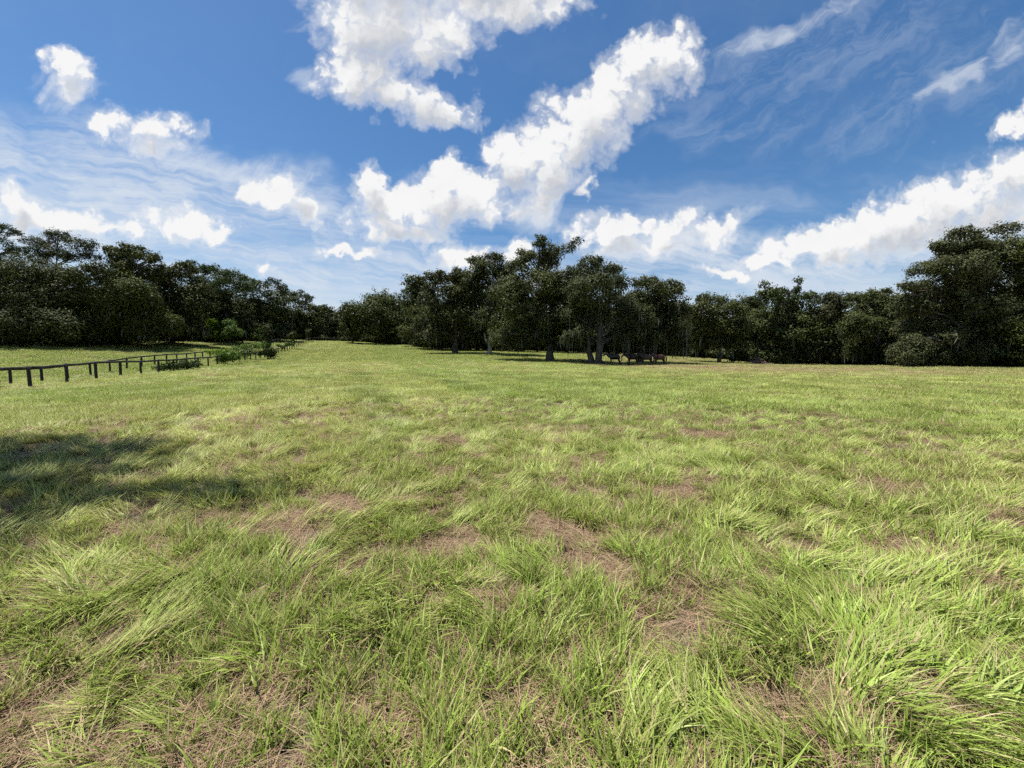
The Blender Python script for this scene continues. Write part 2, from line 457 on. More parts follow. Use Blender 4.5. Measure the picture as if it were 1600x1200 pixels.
# ------------------------------------------------------------------ materials for plants
def grass_material(name, straw):
    m, n, out = mat_new(name)
    ai = n.add('ShaderNodeAttribute', attribute_type='INSTANCER', attribute_name='tint')
    ag = n.add('ShaderNodeAttribute', attribute_type='GEOMETRY', attribute_name='blade')
    dry, lush, rnd = n.sep(ai.outputs['Vector'])[:3]
    br, bt, bq = n.sep(ag.outputs['Vector'])[:3]
    if straw:
        col = n.mix(br, (0.165, 0.105, 0.070), (0.330, 0.245, 0.165))
        col = n.mix(n.step(bq, 0.62, 0.9), col, (0.19, 0.115, 0.085))
        col = n.mix(n.m('MULTIPLY', n.step(rnd, 0.5, 1.0), 0.35), col, (0.27, 0.195, 0.145))
        tr = 0.15
    else:
        deep = n.mix(lush, (0.145, 0.170, 0.034), (0.082, 0.138, 0.018))
        light = n.mix(lush, (0.390, 0.445, 0.130), (0.270, 0.385, 0.075))
        col = n.mix(br, deep, light)
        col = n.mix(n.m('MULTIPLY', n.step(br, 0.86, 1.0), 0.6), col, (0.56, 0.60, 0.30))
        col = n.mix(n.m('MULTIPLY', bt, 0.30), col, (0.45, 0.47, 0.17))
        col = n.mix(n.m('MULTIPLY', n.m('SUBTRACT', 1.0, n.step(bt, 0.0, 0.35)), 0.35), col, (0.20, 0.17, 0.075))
        # some blades are dead and straw-coloured, more of them where it is dry
        dead = n.step(n.m('ADD', bq, n.m('MULTIPLY', dry, 0.42)), 0.77, 0.92)
        col = n.mix(dead, col, n.mix(br, (0.26, 0.19, 0.115), (0.44, 0.36, 0.22)))
        tr = 0.30
    hv = n.add('ShaderNodeHueSaturation'); n.put(hv.inputs['Color'], col); hv.inputs['Saturation'].default_value = 1.07
    n.put(hv.inputs['Value'], n.m('ADD', 0.80, n.m('MULTIPLY', rnd, 0.46)))
    bs = n.add('ShaderNodeBsdfPrincipled'); n.put(bs.inputs['Base Color'], hv.outputs[0])
    bs.inputs['Roughness'].default_value = 0.5 if not straw else 0.7
    bs.inputs['Specular IOR Level'].default_value = 0.22 if not straw else 0.15
    tl = n.add('ShaderNodeBsdfTranslucent'); n.put(tl.inputs['Color'], hv.outputs[0])
    mx = n.add('ShaderNodeMixShader'); mx.inputs[0].default_value = tr
    n.put(mx.inputs[1], bs.outputs[0]); n.put(mx.inputs[2], tl.outputs[0]); n.put(out.inputs[0], mx.outputs[0])
    return m
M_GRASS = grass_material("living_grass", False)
M_STRAW = grass_material("dead_grass", True)

def leaf_material(name, dark, light, trans=0.22, tip=None):
    m, n, out = mat_new(name)
    ag = n.add('ShaderNodeAttribute', attribute_type='GEOMETRY', attribute_name='leaf')
    a, b, c = n.sep(ag.outputs['Vector'])[:3]
    col = n.mix(a, dark, light)
    if tip: col = n.mix(n.step(b, 0.55, 1.0), col, tip)
    oi = n.add('ShaderNodeObjectInfo')
    hv = n.add('ShaderNodeHueSaturation'); n.put(hv.inputs['Color'], col)
    n.put(hv.inputs['Hue'], n.m('ADD', 0.485, n.m('MULTIPLY', oi.outputs['Random'], 0.035)))
    n.put(hv.inputs['Saturation'], n.m('ADD', 0.98, n.m('MULTIPLY', n.m('FRACT', n.m('MULTIPLY', oi.outputs['Random'], 7.3)), 0.34)))
    n.put(hv.inputs['Value'], n.m('ADD', 0.78, n.m('MULTIPLY', n.m('FRACT', n.m('MULTIPLY', oi.outputs['Random'], 17.7)), 0.5)))
    col = hv.outputs[0]
    bs = n.add('ShaderNodeBsdfPrincipled'); n.put(bs.inputs['Base Color'], col)
    bs.inputs['Roughness'].default_value = 0.6; bs.inputs['Specular IOR Level'].default_value = 0.12
    tl = n.add('ShaderNodeBsdfTranslucent'); n.put(tl.inputs['Color'], col)
    mx = n.add('ShaderNodeMixShader'); mx.inputs[0].default_value = trans
    n.put(mx.inputs[1], bs.outputs[0]); n.put(mx.inputs[2], tl.outputs[0]); n.put(out.inputs[0], mx.outputs[0])
    return m
M_OAK = leaf_material("live_oak_leaves", (0.026, 0.032, 0.012), (0.062, 0.072, 0.027), tip=(0.078, 0.090, 0.031))
M_PINE = leaf_material("pine_needles", (0.024, 0.035, 0.013), (0.058, 0.076, 0.027), tip=(0.074, 0.092, 0.034))
M_BUSH = leaf_material("young_leaves", (0.045, 0.072, 0.014), (0.095, 0.140, 0.032), 0.3, tip=(0.12, 0.165, 0.04))
M_SCRUB = leaf_material("scrub_leaves", (0.026, 0.038, 0.012), (0.060, 0.080, 0.024), 0.25, tip=(0.075, 0.10, 0.03))
M_MOSS = leaf_material("hanging_moss", (0.060, 0.063, 0.048), (0.115, 0.118, 0.092), 0.25)
def bark_material(name, a, b):
    m, n, out = mat_new(name)
    tcn = n.add('ShaderNodeTexCoord'); P = tcn.outputs['Object']
    f1 = n.noise(n.v('MULTIPLY', P, (7, 7, 1.6)), 1.0, 6, 0.65); f2 = n.noise(P, 1.3, 4, 0.6)
    col = n.mix(n.step(f1, 0.35, 0.68), a, b)
    col = n.mix(n.m('MULTIPLY', n.step(f2, 0.5, 0.7), 0.4), col, (0.13, 0.135, 0.11))
    bs = n.add('ShaderNodeBsdfPrincipled'); n.put(bs.inputs['Base Color'], col); bs.inputs['Roughness'].default_value = 0.9
    bp = n.add('ShaderNodeBump'); bp.inputs['Strength'].default_value = 0.9; bp.inputs['Distance'].default_value = 0.06
    n.put(bp.inputs['Height'], f1); n.put(bs.inputs['Normal'], bp.outputs[0]); n.put(out.inputs[0], bs.outputs[0])
    return m
M_BARK = bark_material("oak_bark", (0.040, 0.034, 0.028), (0.105, 0.092, 0.076))
M_PALE = bark_material("pale_bark", (0.22, 0.205, 0.18), (0.40, 0.38, 0.34))

# ------------------------------------------------------------------ trees
def leaf_mesh(name, C, size, rng, mat, flat=0.5, aspect=0.62, out=None):
    """one folded rhombus per leaf spray"""
    k = len(C)
    nrm = rng.normal(size=(k, 3)); nrm[:, 2] = np.abs(nrm[:, 2]) + flat
    if out is not None: nrm = out + rng.normal(size=(k, 3)) * 0.42 + np.array([0, 0, 0.2])
    nrm /= np.linalg.norm(nrm, axis=1)[:, None]
    ax = np.cross(nrm, rng.normal(size=(k, 3))); ax /= np.linalg.norm(ax, axis=1)[:, None] + 1e-9
    bx = np.cross(nrm, ax)
    s = (size * rng.uniform(0.6, 1.5, k))[:, None]
    fold = nrm * s * rng.uniform(-0.15, 0.28, (k, 1))
    v0 = C - ax * s * 0.75; v2 = C + ax * s * 0.75
    v1 = C + bx * s * aspect * rng.uniform(0.6, 1.1, (k, 1)) + fold; v3 = C - bx * s * aspect * rng.uniform(0.6, 1.1, (k, 1)) + fold
    V = np.stack([v0, v1, v2, v3], 1).reshape(-1, 3)
    b = np.arange(k)[:, None] * 4
    T = np.concatenate([b + np.array([[0, 1, 2]]), b + np.array([[0, 2, 3]])], 1).reshape(-1, 3)
    me = mesh_np(name, V, [T], mat)
    return me

def leaf_attr(me, per, vals, name='leaf'):
    at_ = me.attributes.new(name, 'FLOAT_VECTOR', 'POINT')
    at_.data.foreach_set('vector', np.repeat(vals, per, axis=0).astype(np.float32).ravel())

def bez(a, b, c, n):
    t = np.linspace(0, 1, n)[:, None]
    return (1 - t) ** 2 * a + 2 * t * (1 - t) * b + t * t * c

def grow(lobes, rng, kind, n_leaf, leaf_s, trunk_r, moss, stems=1, height_top=None, sub=3):
    """lobes: (m,6) local centre and radii. returns trunk (V,Q), leaf centres, leaf values, moss (V,T) or None"""
    L = np.asarray(lobes, float)
    vol = L[:, 3] * L[:, 5]
    top = (L[:, 2] + L[:, 5]).max()
    cen = np.average(L[:, :3], axis=0, weights=vol)
    parts = []
    low = max(0.12 * top, min(0.45 * top, (L[:, 2] - L[:, 5] * 0.6).min()))
    tips = []
    spines = []
    for s in range(stems):
        off = np.array([0, 0, 0.0]) if stems == 1 else np.array([math.cos(s * 2.2 + 0.5), math.sin(s * 2.2 + 0.5) * 0.6, 0]) * trunk_r * 1.1
        hi = np.array([cen[0] * 0.8, cen[1] * 0.6, top * (0.72 if kind != 'pine' else 0.93)]) + off * 3.0
        mid = np.array([hi[0] * 0.25, hi[1] * 0.2, hi[2] * 0.5]) + off * 1.2 + np.append(rng.normal(size=2) * 0.02 * top, 0)
        P = bez(off * np.array([1, 1, 0]) + np.array([0, 0, -0.3]), mid, hi, 12)
        P[1:-1, :2] += rng.normal(size=(10, 2)) * 0.012 * top * 0.5
        t = np.linspace(0, 1, 12)
        rr = trunk_r * (1 - 0.86 * t ** 0.9) * (1 + 0.5 * np.exp(-t * 20))
        if stems > 1: rr *= 0.72
        parts.append(tube(P, rr, 9)); spines.append((P, rr))
    cl_c, cl_w, cl_o = [], [], []
    for li, (cx, cy, cz, rx, ry, rz) in enumerate(L):
        P, rr = spines[li % len(spines)]
        c = np.array([cx, cy, cz])
        want = max(low, cz - 0.55 * math.hypot(cx - P[6, 0], cy - P[6, 1]) - rz * 0.4)
        j = int(np.clip(np.searchsorted(P[:, 2], want), 1, 10))
        a = P[j]
        md = (a + c) / 2 + np.array([0, 0, 0.12 * np.linalg.norm(c - a)]) * (1 if kind != 'pine' else -0.2) + rng.normal(size=3) * 0.05 * np.linalg.norm(c - a)
        B = bez(a, md, c, 8)
        B[1:-1] += rng.normal(size=(6, 3)) * 0.02 * np.linalg.norm(c - a)
        r0 = min(rr[j] * 0.62, 0.05 + 0.035 * np.linalg.norm(c - a))
        parts.append(tube(B, np.linspace(r0, max(0.035, r0 * 0.35), 8), 6))
        # twig clumps of this lobe
        cr = 0.62 * (rx * ry * rz) ** (1 / 3) ** 1 * 0.30 + 0.18
        ncl = int(np.clip(3.2 * (rx * rz + rx * ry) / (cr * cr), 10, 260))
        d = rng.normal(size=(ncl, 3)); d /= np.linalg.norm(d, axis=1)[:, None]
        d[:, 2] = np.where(d[:, 2] < -0.3, d[:, 2] * rng.choice([-1, 0.8, 0.8], ncl), d[:, 2])
        rad = rng.uniform(0.25, 1.0, ncl) ** 0.42 * rng.uniform(0.82, 1.12, ncl)
        far_ = rng.uniform(0, 1, ncl) < 0.10; rad = np.where(far_, rng.uniform(1.1, 1.36, ncl), rad)
        cc = c + d * rad[:, None] * np.array([rx, ry, rz])
        keep = cc[:, 2] > 0.25
        cc = cc[keep]
        cl_c.append(cc); cl_w.append(np.full(len(cc), cr)); q_ = (cc - c) / np.array([rx, ry, rz]); cl_o.append(q_ / (np.linalg.norm(q_, axis=1)[:, None] + 1e-6))
        for q in rng.choice(len(cc), min(sub, len(cc)), replace=False):
            e = cc[q]; st = B[rng.integers(4, 8)]
            md = (st + e) / 2 + rng.normal(size=3) * 0.1 * np.linalg.norm(e - st)
            parts.append(tube(bez(st, md, e, 5), np.linspace(max(0.03, r0 * 0.35), 0.015, 5), 4))
    CC = np.concatenate(cl_c); CW = np.concatenate(cl_w)
    per = rng.choice(len(CC), n_leaf, p=CW ** 2 / (CW ** 2).sum())
    tone = rng.uniform(0, 1, len(CC))
    off = rng.normal(size=(n_leaf, 3)) * CW[per][:, None] * np.array([0.55, 0.55, 0.46 if kind != 'pine' else 0.30])
    C = CC[per] + off
    on_ = off / (np.linalg.norm(off, axis=1)[:, None] + 1e-6)
    grow.out = np.concatenate(cl_o)[per] * 0.75 + on_ * 0.75
    C[:, 2] = np.maximum(C[:, 2], 0.08)
    vals = np.stack([np.clip(tone[per] * 0.72 + rng.uniform(0, 0.28, n_leaf), 0, 1), np.clip(rng.uniform(0, 0.7, n_leaf) + 0.3 * tone[per], 0, 1), rng.uniform(0, 1, n_leaf)], -1)
    mo = None
    if moss > 0:
        mz_ = np.exp(-(CC[:, 2] / top / 0.55) ** 2) + 0.06; lowc = CC[rng.choice(len(CC), moss, p=mz_ / mz_.sum())] + rng.normal(size=(moss, 3)) * np.array([0.4, 0.4, 0.15])
        ln = rng.gamma(2.2, 0.45, moss) + 0.35
        ln = np.minimum(ln, lowc[:, 2] * 0.8)
        an = rng.uniform(0, np.pi, moss); w = rng.uniform(0.05, 0.14, moss) * (leaf_s / 0.17)
        side = np.stack([np.cos(an), np.sin(an), np.zeros(moss)], -1) * w[:, None]
        sway = rng.normal(size=(moss, 3)) * np.array([0.06, 0.06, 0])
        lv = []
        for f, k in ((0, 0.5), (0.35, 1.0), (0.7, 0.7), (1.0, 0.12)):
            p = lowc - np.array([0, 0, 1.0]) * (ln * f)[:, None] + sway * f * (1 + f)
            lv += [p - side * k, p + side * k]
        V = np.stack(lv, 1).reshape(-1, 3)
        b = np.arange(moss)[:, None] * 8
        Qm = np.concatenate([b + np.array([[i, i + 1, i + 3, i + 2]]) for i in (0, 2, 4)], 1).reshape(-1, 4)
        mo = (V, Qm)
    return join(parts), C, vals, mo

N_LEAVES = [0]
def make_tree(name, label, px, Y, lobes, kind='oak', tr=0.35, moss=0, seed=1, stems=1, mat=None, bark=None, dens=1.7, cat='tree', group=None, base=None, leaf_k=1.0, ydepth=0.85, skirt=None):
    rng = np.random.default_rng(seed * 7 + 13)
    b = ground_at(px, Y) if base is None else np.array(base)
    s = Y / F_PX
    L, area = [], 0
    if skirt is None: skirt = kind == 'oak' and cat == 'tree' and group in (W, GR)
    if skirt:
        xs_ = [q[0] for q in lobes]; bp_ = CAM_R.transposed() @ Vector((b[0], b[1], b[2] - EYE)); by_ = 600 - F_PX * bp_.y / -bp_.z
        for q in np.linspace(min(xs_), max(xs_), 4):
            lobes = lobes + [(q + rng.uniform(-6, 6), by_ - rng.uniform(1.6, 3.0) / s, 2.6 / s, 1.9 / s)]
    for (lx, ly, rx, ry) in lobes:
        if cat != 'shrub': rx, ly, ry = rx * 1.10, ly + 0.16 * ry, ry * 1.24
        yo = rng.uniform(-0.5, 0.5) * rx * s * 1.2
        c = at(lx, ly, Y + yo) - b
        r3 = np.array([rx * s, rx * s * ydepth, ry * s]); area += math.pi * rx * ry
        if min(rx, ry) * s < 0.9 or cat == 'shrub':
            L.append((*c, *r3)); continue
        L.append((*c, *(r3 * 0.80)))
        for _ in range(4):
            u_ = rng.normal(size=3); u_[2] = abs(u_[2]) * 0.9 - 0.25; u_ /= np.linalg.norm(u_)
            L.append((*(c + u_ * r3 * rng.uniform(0.55, 0.85)), *(np.array([1, 0.9, 0.8]) * r3.min() * rng.uniform(0.42, 0.66))))
    nl = int(area * dens); N_LEAVES[0] += nl
    (TV, TQ), C, vals, mo = grow(L, rng, kind, nl, 1.62 * s * leaf_k, tr, moss)  if stems == 1 else grow(L, rng, kind, nl, 1.62 * s * leaf_k, tr, moss, stems)
    root = obj(name, None, loc=b)
    root.empty_display_size = 0.3
    tag(root, label, cat, group)
    obj("trunk", mesh_np("trunk", TV, [TQ], bark or M_BARK, True), root)
    me = leaf_mesh("crown", C, 1.62 * s * leaf_k, rng, mat or {'oak': M_OAK, 'pine': M_PINE}.get(kind, M_BUSH), flat=0.5, aspect=0.6 if kind != 'pine' else 0.34, out=grow.out)
    leaf_attr(me, 4, vals)
    obj("crown" if cat != 'shrub' else "foliage", me, root)
    if mo:
        mm = mesh_np("hanging_moss", mo[0], [mo[1]], M_MOSS)
        leaf_attr(mm, 8, np.repeat(rng.uniform(0, 1, (len(mo[0]) // 8, 1)), 3, axis=1))
        tag(obj("hanging_moss", mm, root), kind='stuff')
    return root

# -- the wood on the left
W = "trees along the left wood edge"
GR = "trees along the right wood edge"
make_tree("pine_tree", "tall dark pine cut by the left edge of the picture", 6, 70, [(12, 360, 14, 9), (0, 378, 20, 10), (30, 392, 16, 9), (8, 405, 26, 13), (-20, 372, 16, 10), (10, 428, 24, 12)], 'pine', 0.34, 0, 1, group=W)
make_tree("pine_tree", "flat-topped tall pine with gaps in its crown, left wood edge", 92, 75, [(58, 378, 20, 10), (92, 368, 20, 10), (122, 382, 20, 11), (76, 392, 24, 10), (140, 400, 16, 8), (105, 400, 22, 9), (60, 402, 18, 8)], 'pine', 0.32, 0, 2, group=W)
make_tree("oak_tree", "broad dark oak at far left, foliage down to the pasture", 62, 68, [(48, 430, 48, 30), (15, 470, 40, 36), (70, 480, 55, 40), (110, 455, 42, 34), (100, 508, 48, 26), (20, 510, 46, 26), (135, 430, 26, 22)], 'oak', 0.4, 160, 3, group=W)
make_tree("oak_tree", "tall open-topped oak above the left wood, second peak from the left", 198, 78, [(178, 393, 13, 10), (205, 390, 15, 10), (228, 402, 16, 12), (192, 412, 22, 13), (220, 425, 26, 17), (180, 435, 26, 20), (242, 428, 14, 14)], 'oak', 0.36, 260, 4, group=W)
make_tree("oak_tree", "low moss-hung oak below the open-topped oak, left wood", 170, 73, [(150, 468, 40, 26), (200, 462, 42, 28), (172, 502, 48, 28), (225, 500, 38, 30), (130, 505, 30, 26)], 'oak', 0.36, 420, 5, group=W)
make_tree("oak_tree", "moss-draped oak with long grey beards right of the open-topped oak", 268, 84, [(262, 426, 18, 10), (287, 420, 20, 11), (265, 452, 30, 22), (255, 492, 36, 34), (300, 470, 28, 36), (290, 505, 30, 26)], 'oak', 0.36, 480, 6, group=W)
make_tree("pine_tree", "pine with a small pointed top tuft, left wood", 305, 96, [(301, 411, 8, 6), (310, 422, 16, 8), (325, 420, 16, 9), (300, 436, 20, 10), (328, 438, 20, 10)], 'pine', 0.32, 0, 7, group=W)
make_tree("pine_tree", "round-headed pine behind the two light green saplings", 356, 103, [(345, 428, 18, 9), (367, 431, 18, 9), (355, 446, 26, 12), (380, 446, 14, 9)], 'pine', 0.32, 0, 8, group=W)
make_tree("pine_tree", "pine in the left wood, fourth pine counted from the far fence corner", 395, 113, [(386, 440, 17, 8), (406, 446, 16, 8), (395, 459, 24, 12)], 'pine', 0.3, 0, 9, group=W)
make_tree("pine_tree", "pine above the slender fence tree, with two small tufts on top", 428, 122, [(424, 442, 11, 7), (440, 451, 11, 7), (430, 460, 20, 10)], 'pine', 0.3, 0, 10, group=W)
make_tree("pine_tree", "small pine second from the low gap in the skyline", 456, 138, [(451, 459, 12, 7), (470, 461, 12, 6), (460, 472, 20, 9)], 'pine', 0.3, 0, 11, group=W)
make_tree("pine_tree", "smallest pine, nearest the low gap in the skyline", 480, 152, [(483, 467, 8, 6), (474, 474, 8, 5), (480, 481, 15, 8)], 'pine', 0.28, 0, 12, group=W)
make_tree("oak_tree", "dark rounded oak directly behind the light green saplings", 330, 99, [(320, 466, 28, 28), (358, 472, 32, 28), (330, 505, 38, 24), (372, 505, 26, 22)], 'oak', 0.36, 160, 13, group=W)
make_tree("oak_tree", "dark oak behind the slender fence tree", 402, 118, [(400, 484, 28, 22), (430, 482, 26, 22), (400, 512, 33, 18), (432, 512, 26, 16)], 'oak', 0.36, 120, 14, group=W)
make_tree("oak_tree", "low oak behind the far fence corner", 470, 145, [(465, 496, 24, 18), (490, 494, 18, 14), (452, 513, 24, 14), (486, 514, 24, 12)], 'oak', 0.34, 60, 15, group=W)
make_tree("oak_tree", "small far oak in the lowest gap of the skyline", 515, 165, [(508, 484, 11, 8), (520, 494, 15, 12), (504, 509, 22, 14), (530, 507, 14, 14)], 'oak', 0.34, 40, 16, group=W)

# -- the grove in the middle
G = "live oaks of the middle grove"
make_tree("oak_tree", "wide low dome-shaped oak left of the grove, foliage to the ground", 590, 130, [(592, 472, 34, 17), (562, 488, 28, 18), (622, 478, 24, 20), (590, 503, 50, 26), (556, 513, 24, 18), (626, 512, 24, 20)], 'oak', 0.5, 140, 20, group=G)
make_tree("oak_tree", "feathery oak between the dome-shaped oak and the leaning dark trunk", 655, 112, [(646, 438, 18, 10), (660, 455, 18, 16), (640, 470, 16, 20), (666, 492, 28, 28), (650, 518, 26, 18)], 'oak', 0.4, 200, 21, group=G)
make_tree("oak_tree", "oak with a short dark trunk standing in its own shadow", 711, 80, [(688, 434, 24, 11), (714, 430, 16, 10), (722, 452, 22, 20), (690, 462, 26, 20), (700, 492, 40, 24), (738, 490, 22, 24), (672, 505, 22, 18), (684, 521, 26, 14), (732, 521, 24, 14), (740, 466, 20, 22)], 'oak', 0.55, 330, 22, group=G)
make_tree("oak_tree", "tall tree on a slim pale grey trunk", 764, 76, [(744, 407, 15, 8), (775, 403, 18, 8), (758, 424, 26, 14), (785, 430, 22, 22), (752, 458, 26, 20), (780, 470, 32, 24), (772, 494, 38, 22), (798, 518, 22, 14), (738, 438, 18, 16), (800, 455, 22, 22)], 'oak', 0.42, 420, 23, bark=M_PALE, group=G)
make_tree("oak_tree", "tallest oak of the grove, mossy top branch reaching right", 860, 62, [(848, 379, 12, 11), (862, 392, 15, 10), (886, 388, 12, 7), (902, 378, 7, 6), (824, 400, 15, 10), (850, 408, 26, 14), (813, 418, 18, 16), (838, 444, 46, 28), (800, 470, 34, 34), (866, 482, 48, 32), (818, 510, 44, 24), (880, 452, 24, 20), (815, 530, 36, 14), (892, 522, 26, 16), (785, 528, 24, 16), (860, 508, 30, 20), (850, 530, 28, 12)], 'oak', 0.62, 500, 24, group=G)
make_tree("oak_tree", "spreading many-stemmed oak shading the horses", 931, 57, [(922, 412, 18, 10), (934, 406, 10, 8), (912, 430, 26, 16), (948, 424, 22, 14), (925, 456, 44, 26), (962, 450, 22, 16), (900, 490, 40, 28), (950, 490, 45, 30), (988, 502, 28, 24), (903, 526, 26, 18), (968, 526, 32, 15)], 'oak', 0.66, 420, 25, stems=3, group=G)
make_tree("oak_tree", "rounded oak right of the horses' oak", 1000, 63, [(1008, 440, 26, 9), (1045, 448, 18, 13), (1020, 466, 38, 24), (1056, 484, 22, 26), (1010, 498, 48, 28), (1044, 518, 34, 20), (990, 470, 28, 20), (1012, 530, 36, 14), (1060, 528, 20, 20)], 'oak', 0.5, 520, 26, group=G)
for i, (px, Y, dy) in enumerate(((690, 100, 0), (745, 104, 2), (815, 98, 3), (885, 100, 4), (965, 97, 6), (1040, 99, 6))):
    make_tree("oak_tree", ["mossy oak behind the short dark trunk", "mossy oak behind the slim pale trunk", "mossy oak behind and left of the tallest oak", "mossy oak seen between the tallest oak and the horses' oak",
                           "mossy oak in the back row above the horses", "mossy oak behind the rightmost horse"][i], px, Y,
              [(px - 20, 492 + dy, 30, 20), (px + 20, 488 + dy, 30, 22), (px, 512 + dy, 42, 22), (px + 30, 522 + dy, 24, 14), (px - 32, 520 + dy, 24, 16), (px - 10, 534 + dy, 30, 11), (px + 22, 536 + dy, 26, 10)], 'oak', 0.36, 420, 30 + i, group="back row of mossy oaks")
# -- right
GR = "trees along the right wood edge"
make_tree("oak_tree", "low round oak standing alone on a short dark trunk", 1123, 74, [(1113, 468, 24, 9), (1096, 486, 22, 16), (1140, 482, 26, 16), (1120, 508, 44, 24), (1086, 518, 22, 18), (1152, 516, 22, 18), (1100, 536, 26, 13), (1146, 536, 24, 13)], 'oak', 0.36, 120, 40, group=GR, skirt=False)
make_tree("oak_tree", "ragged oak with two bare-necked tufts on the skyline", 1242, 76, [(1248, 438, 6, 5), (1245, 452, 7, 7), (1214, 458, 18, 9), (1194, 446, 8, 5), (1200, 464, 22, 12), (1252, 470, 22, 14), (1225, 492, 38, 24), (1258, 508, 32, 28), (1188, 506, 28, 22), (1225, 525, 34, 18)], 'oak', 0.45, 520, 41, group=GR)
make_tree("oak_tree", "oak filling the space behind the brush pile", 1175, 86, [(1160, 478, 22, 14), (1178, 500, 30, 26), (1160, 525, 28, 18)], 'oak', 0.36, 140, 42, group=GR)
make_tree("oak_tree", "low even-topped oak right of the ragged oak", 1304, 76, [(1290, 468, 20, 10), (1312, 474, 24, 14), (1295, 502, 34, 24), (1322, 512, 26, 22)], 'oak', 0.4, 380, 43, group=GR)
make_tree("oak_tree", "flat-topped mossy oak left of the huge right-hand oak", 1366, 68, [(1345, 464, 22, 9), (1375, 459, 20, 9), (1360, 484, 36, 22), (1392, 484, 26, 26), (1340, 514, 32, 22), (1390, 524, 34, 20)], 'oak', 0.42, 460, 44, group=GR)
make_tree("oak_tree", "huge spreading oak at the right, open feathery crown", 1515, 53, [(1500, 366, 24, 9), (1478, 384, 22, 11), (1522, 384, 26, 14), (1572, 358, 18, 8), (1574, 384, 30, 16), (1440, 420, 26, 13), (1492, 418, 38, 20), (1550, 428, 46, 26), (1420, 448, 18, 9), (1460, 468, 42, 22), (1535, 478, 50, 30), (1585, 470, 40, 30), (1450, 510, 40, 22), (1480, 445, 44, 22), (1520, 505, 46, 26), (1570, 515, 44, 26), (1430, 480, 30, 22), (1480, 530, 40, 18), (1530, 452, 40, 20), (1545, 405, 40, 18), (1500, 395, 30, 14)], 'oak', 0.55, 380, 45, dens=1.8, group=GR)
make_tree("oak_tree", "oak cut by the right edge of the picture", 1640, 51, [(1615, 395, 34, 24), (1650, 430, 50, 36), (1615, 455, 40, 34), (1650, 500, 46, 40), (1600, 520, 36, 24)], 'oak', 0.6, 260, 46, group=GR)

# -- bushes and saplings
U = "undergrowth at the foot of the right-hand trees"
for i, (px, Y, top, w, lab) in enumerate(((1415, 53, 545, 24, "leftmost leafy shrub below the huge right-hand oak"), (1462, 51, 540, 30, "second leafy shrub from the left below the huge right-hand oak"),
                                           (1512, 50, 546, 28, "third leafy shrub from the left below the huge right-hand oak"), (1560, 49.5, 538, 30, "fourth leafy shrub, brighter green, below the huge right-hand oak"),
                                           (1605, 49, 540, 28, "leafy shrub cut by the right picture edge"))):
    make_tree("shrub", lab, px, Y + 2.5, [(px - w * 0.5, top + 14 - 7 * (i % 2), w * 0.45, 10), (px + w * 0.35, top + 6 + 8 * (i % 3), w * 0.5, 10), (px, top + 19, w * 0.9, 14), (px + w * 0.1, top - 6 + 7 * (i % 2), w * 0.28, 8)], 'oak', 0.07, 0, 60 + i, mat=M_SCRUB if i == 3 else M_OAK, cat='shrub', group=U, leaf_k=1.1)
make_tree("shrub", "green bush beside the brush pile", 1158, 76, [(1158, 555, 12, 9), (1148, 561, 9, 6), (1168, 560, 8, 7)], 'bush', 0.05, 0, 66, mat=M_SCRUB, cat='shrub')
make_tree("sapling", "left one of two bright green saplings at the wood edge", 336, 92, [(335, 507, 9, 9), (332, 518, 12, 9), (342, 524, 10, 6)], 'bush', 0.08, 0, 70, cat='tree', group="bright green saplings")
make_tree("sapling", "right one of two bright green saplings at the wood edge", 359, 92, [(358, 506, 10, 9), (363, 516, 13, 9), (352, 522, 12, 7)], 'bush', 0.08, 0, 71, cat='tree', group="bright green saplings")
make_tree("shrub", "low grey-green bush at the wood edge beside the saplings", 398, 100, [(394, 520, 10, 7), (404, 517, 7, 6), (400, 526, 12, 5)], 'bush', 0.05, 0, 72, mat=M_SCRUB, cat='shrub')
make_tree("fence_tree", "slender grey-green tree growing in the fence lane", 418, 68, [(418, 515, 7, 8), (420, 525, 6, 6), (417, 537, 5, 8), (419, 549, 7, 8), (424, 554, 5, 6)], 'bush', 0.08, 0, 73, mat=M_SCRUB, dens=2.0)
make_tree("fence_tree", "small round tree behind the fence, middle of three", 457, 96, [(457, 523, 6, 5), (457, 533, 4, 5)], 'bush', 0.07, 0, 74, mat=M_SCRUB, dens=2.0)
make_tree("fence_tree", "small dark tree at the far fence corner", 482, 126, [(482, 518, 4.5, 5), (482, 526, 3.5, 4)], 'bush', 0.07, 0, 75, mat=M_OAK, dens=2.0)
V_ = "brush growing over the fences"
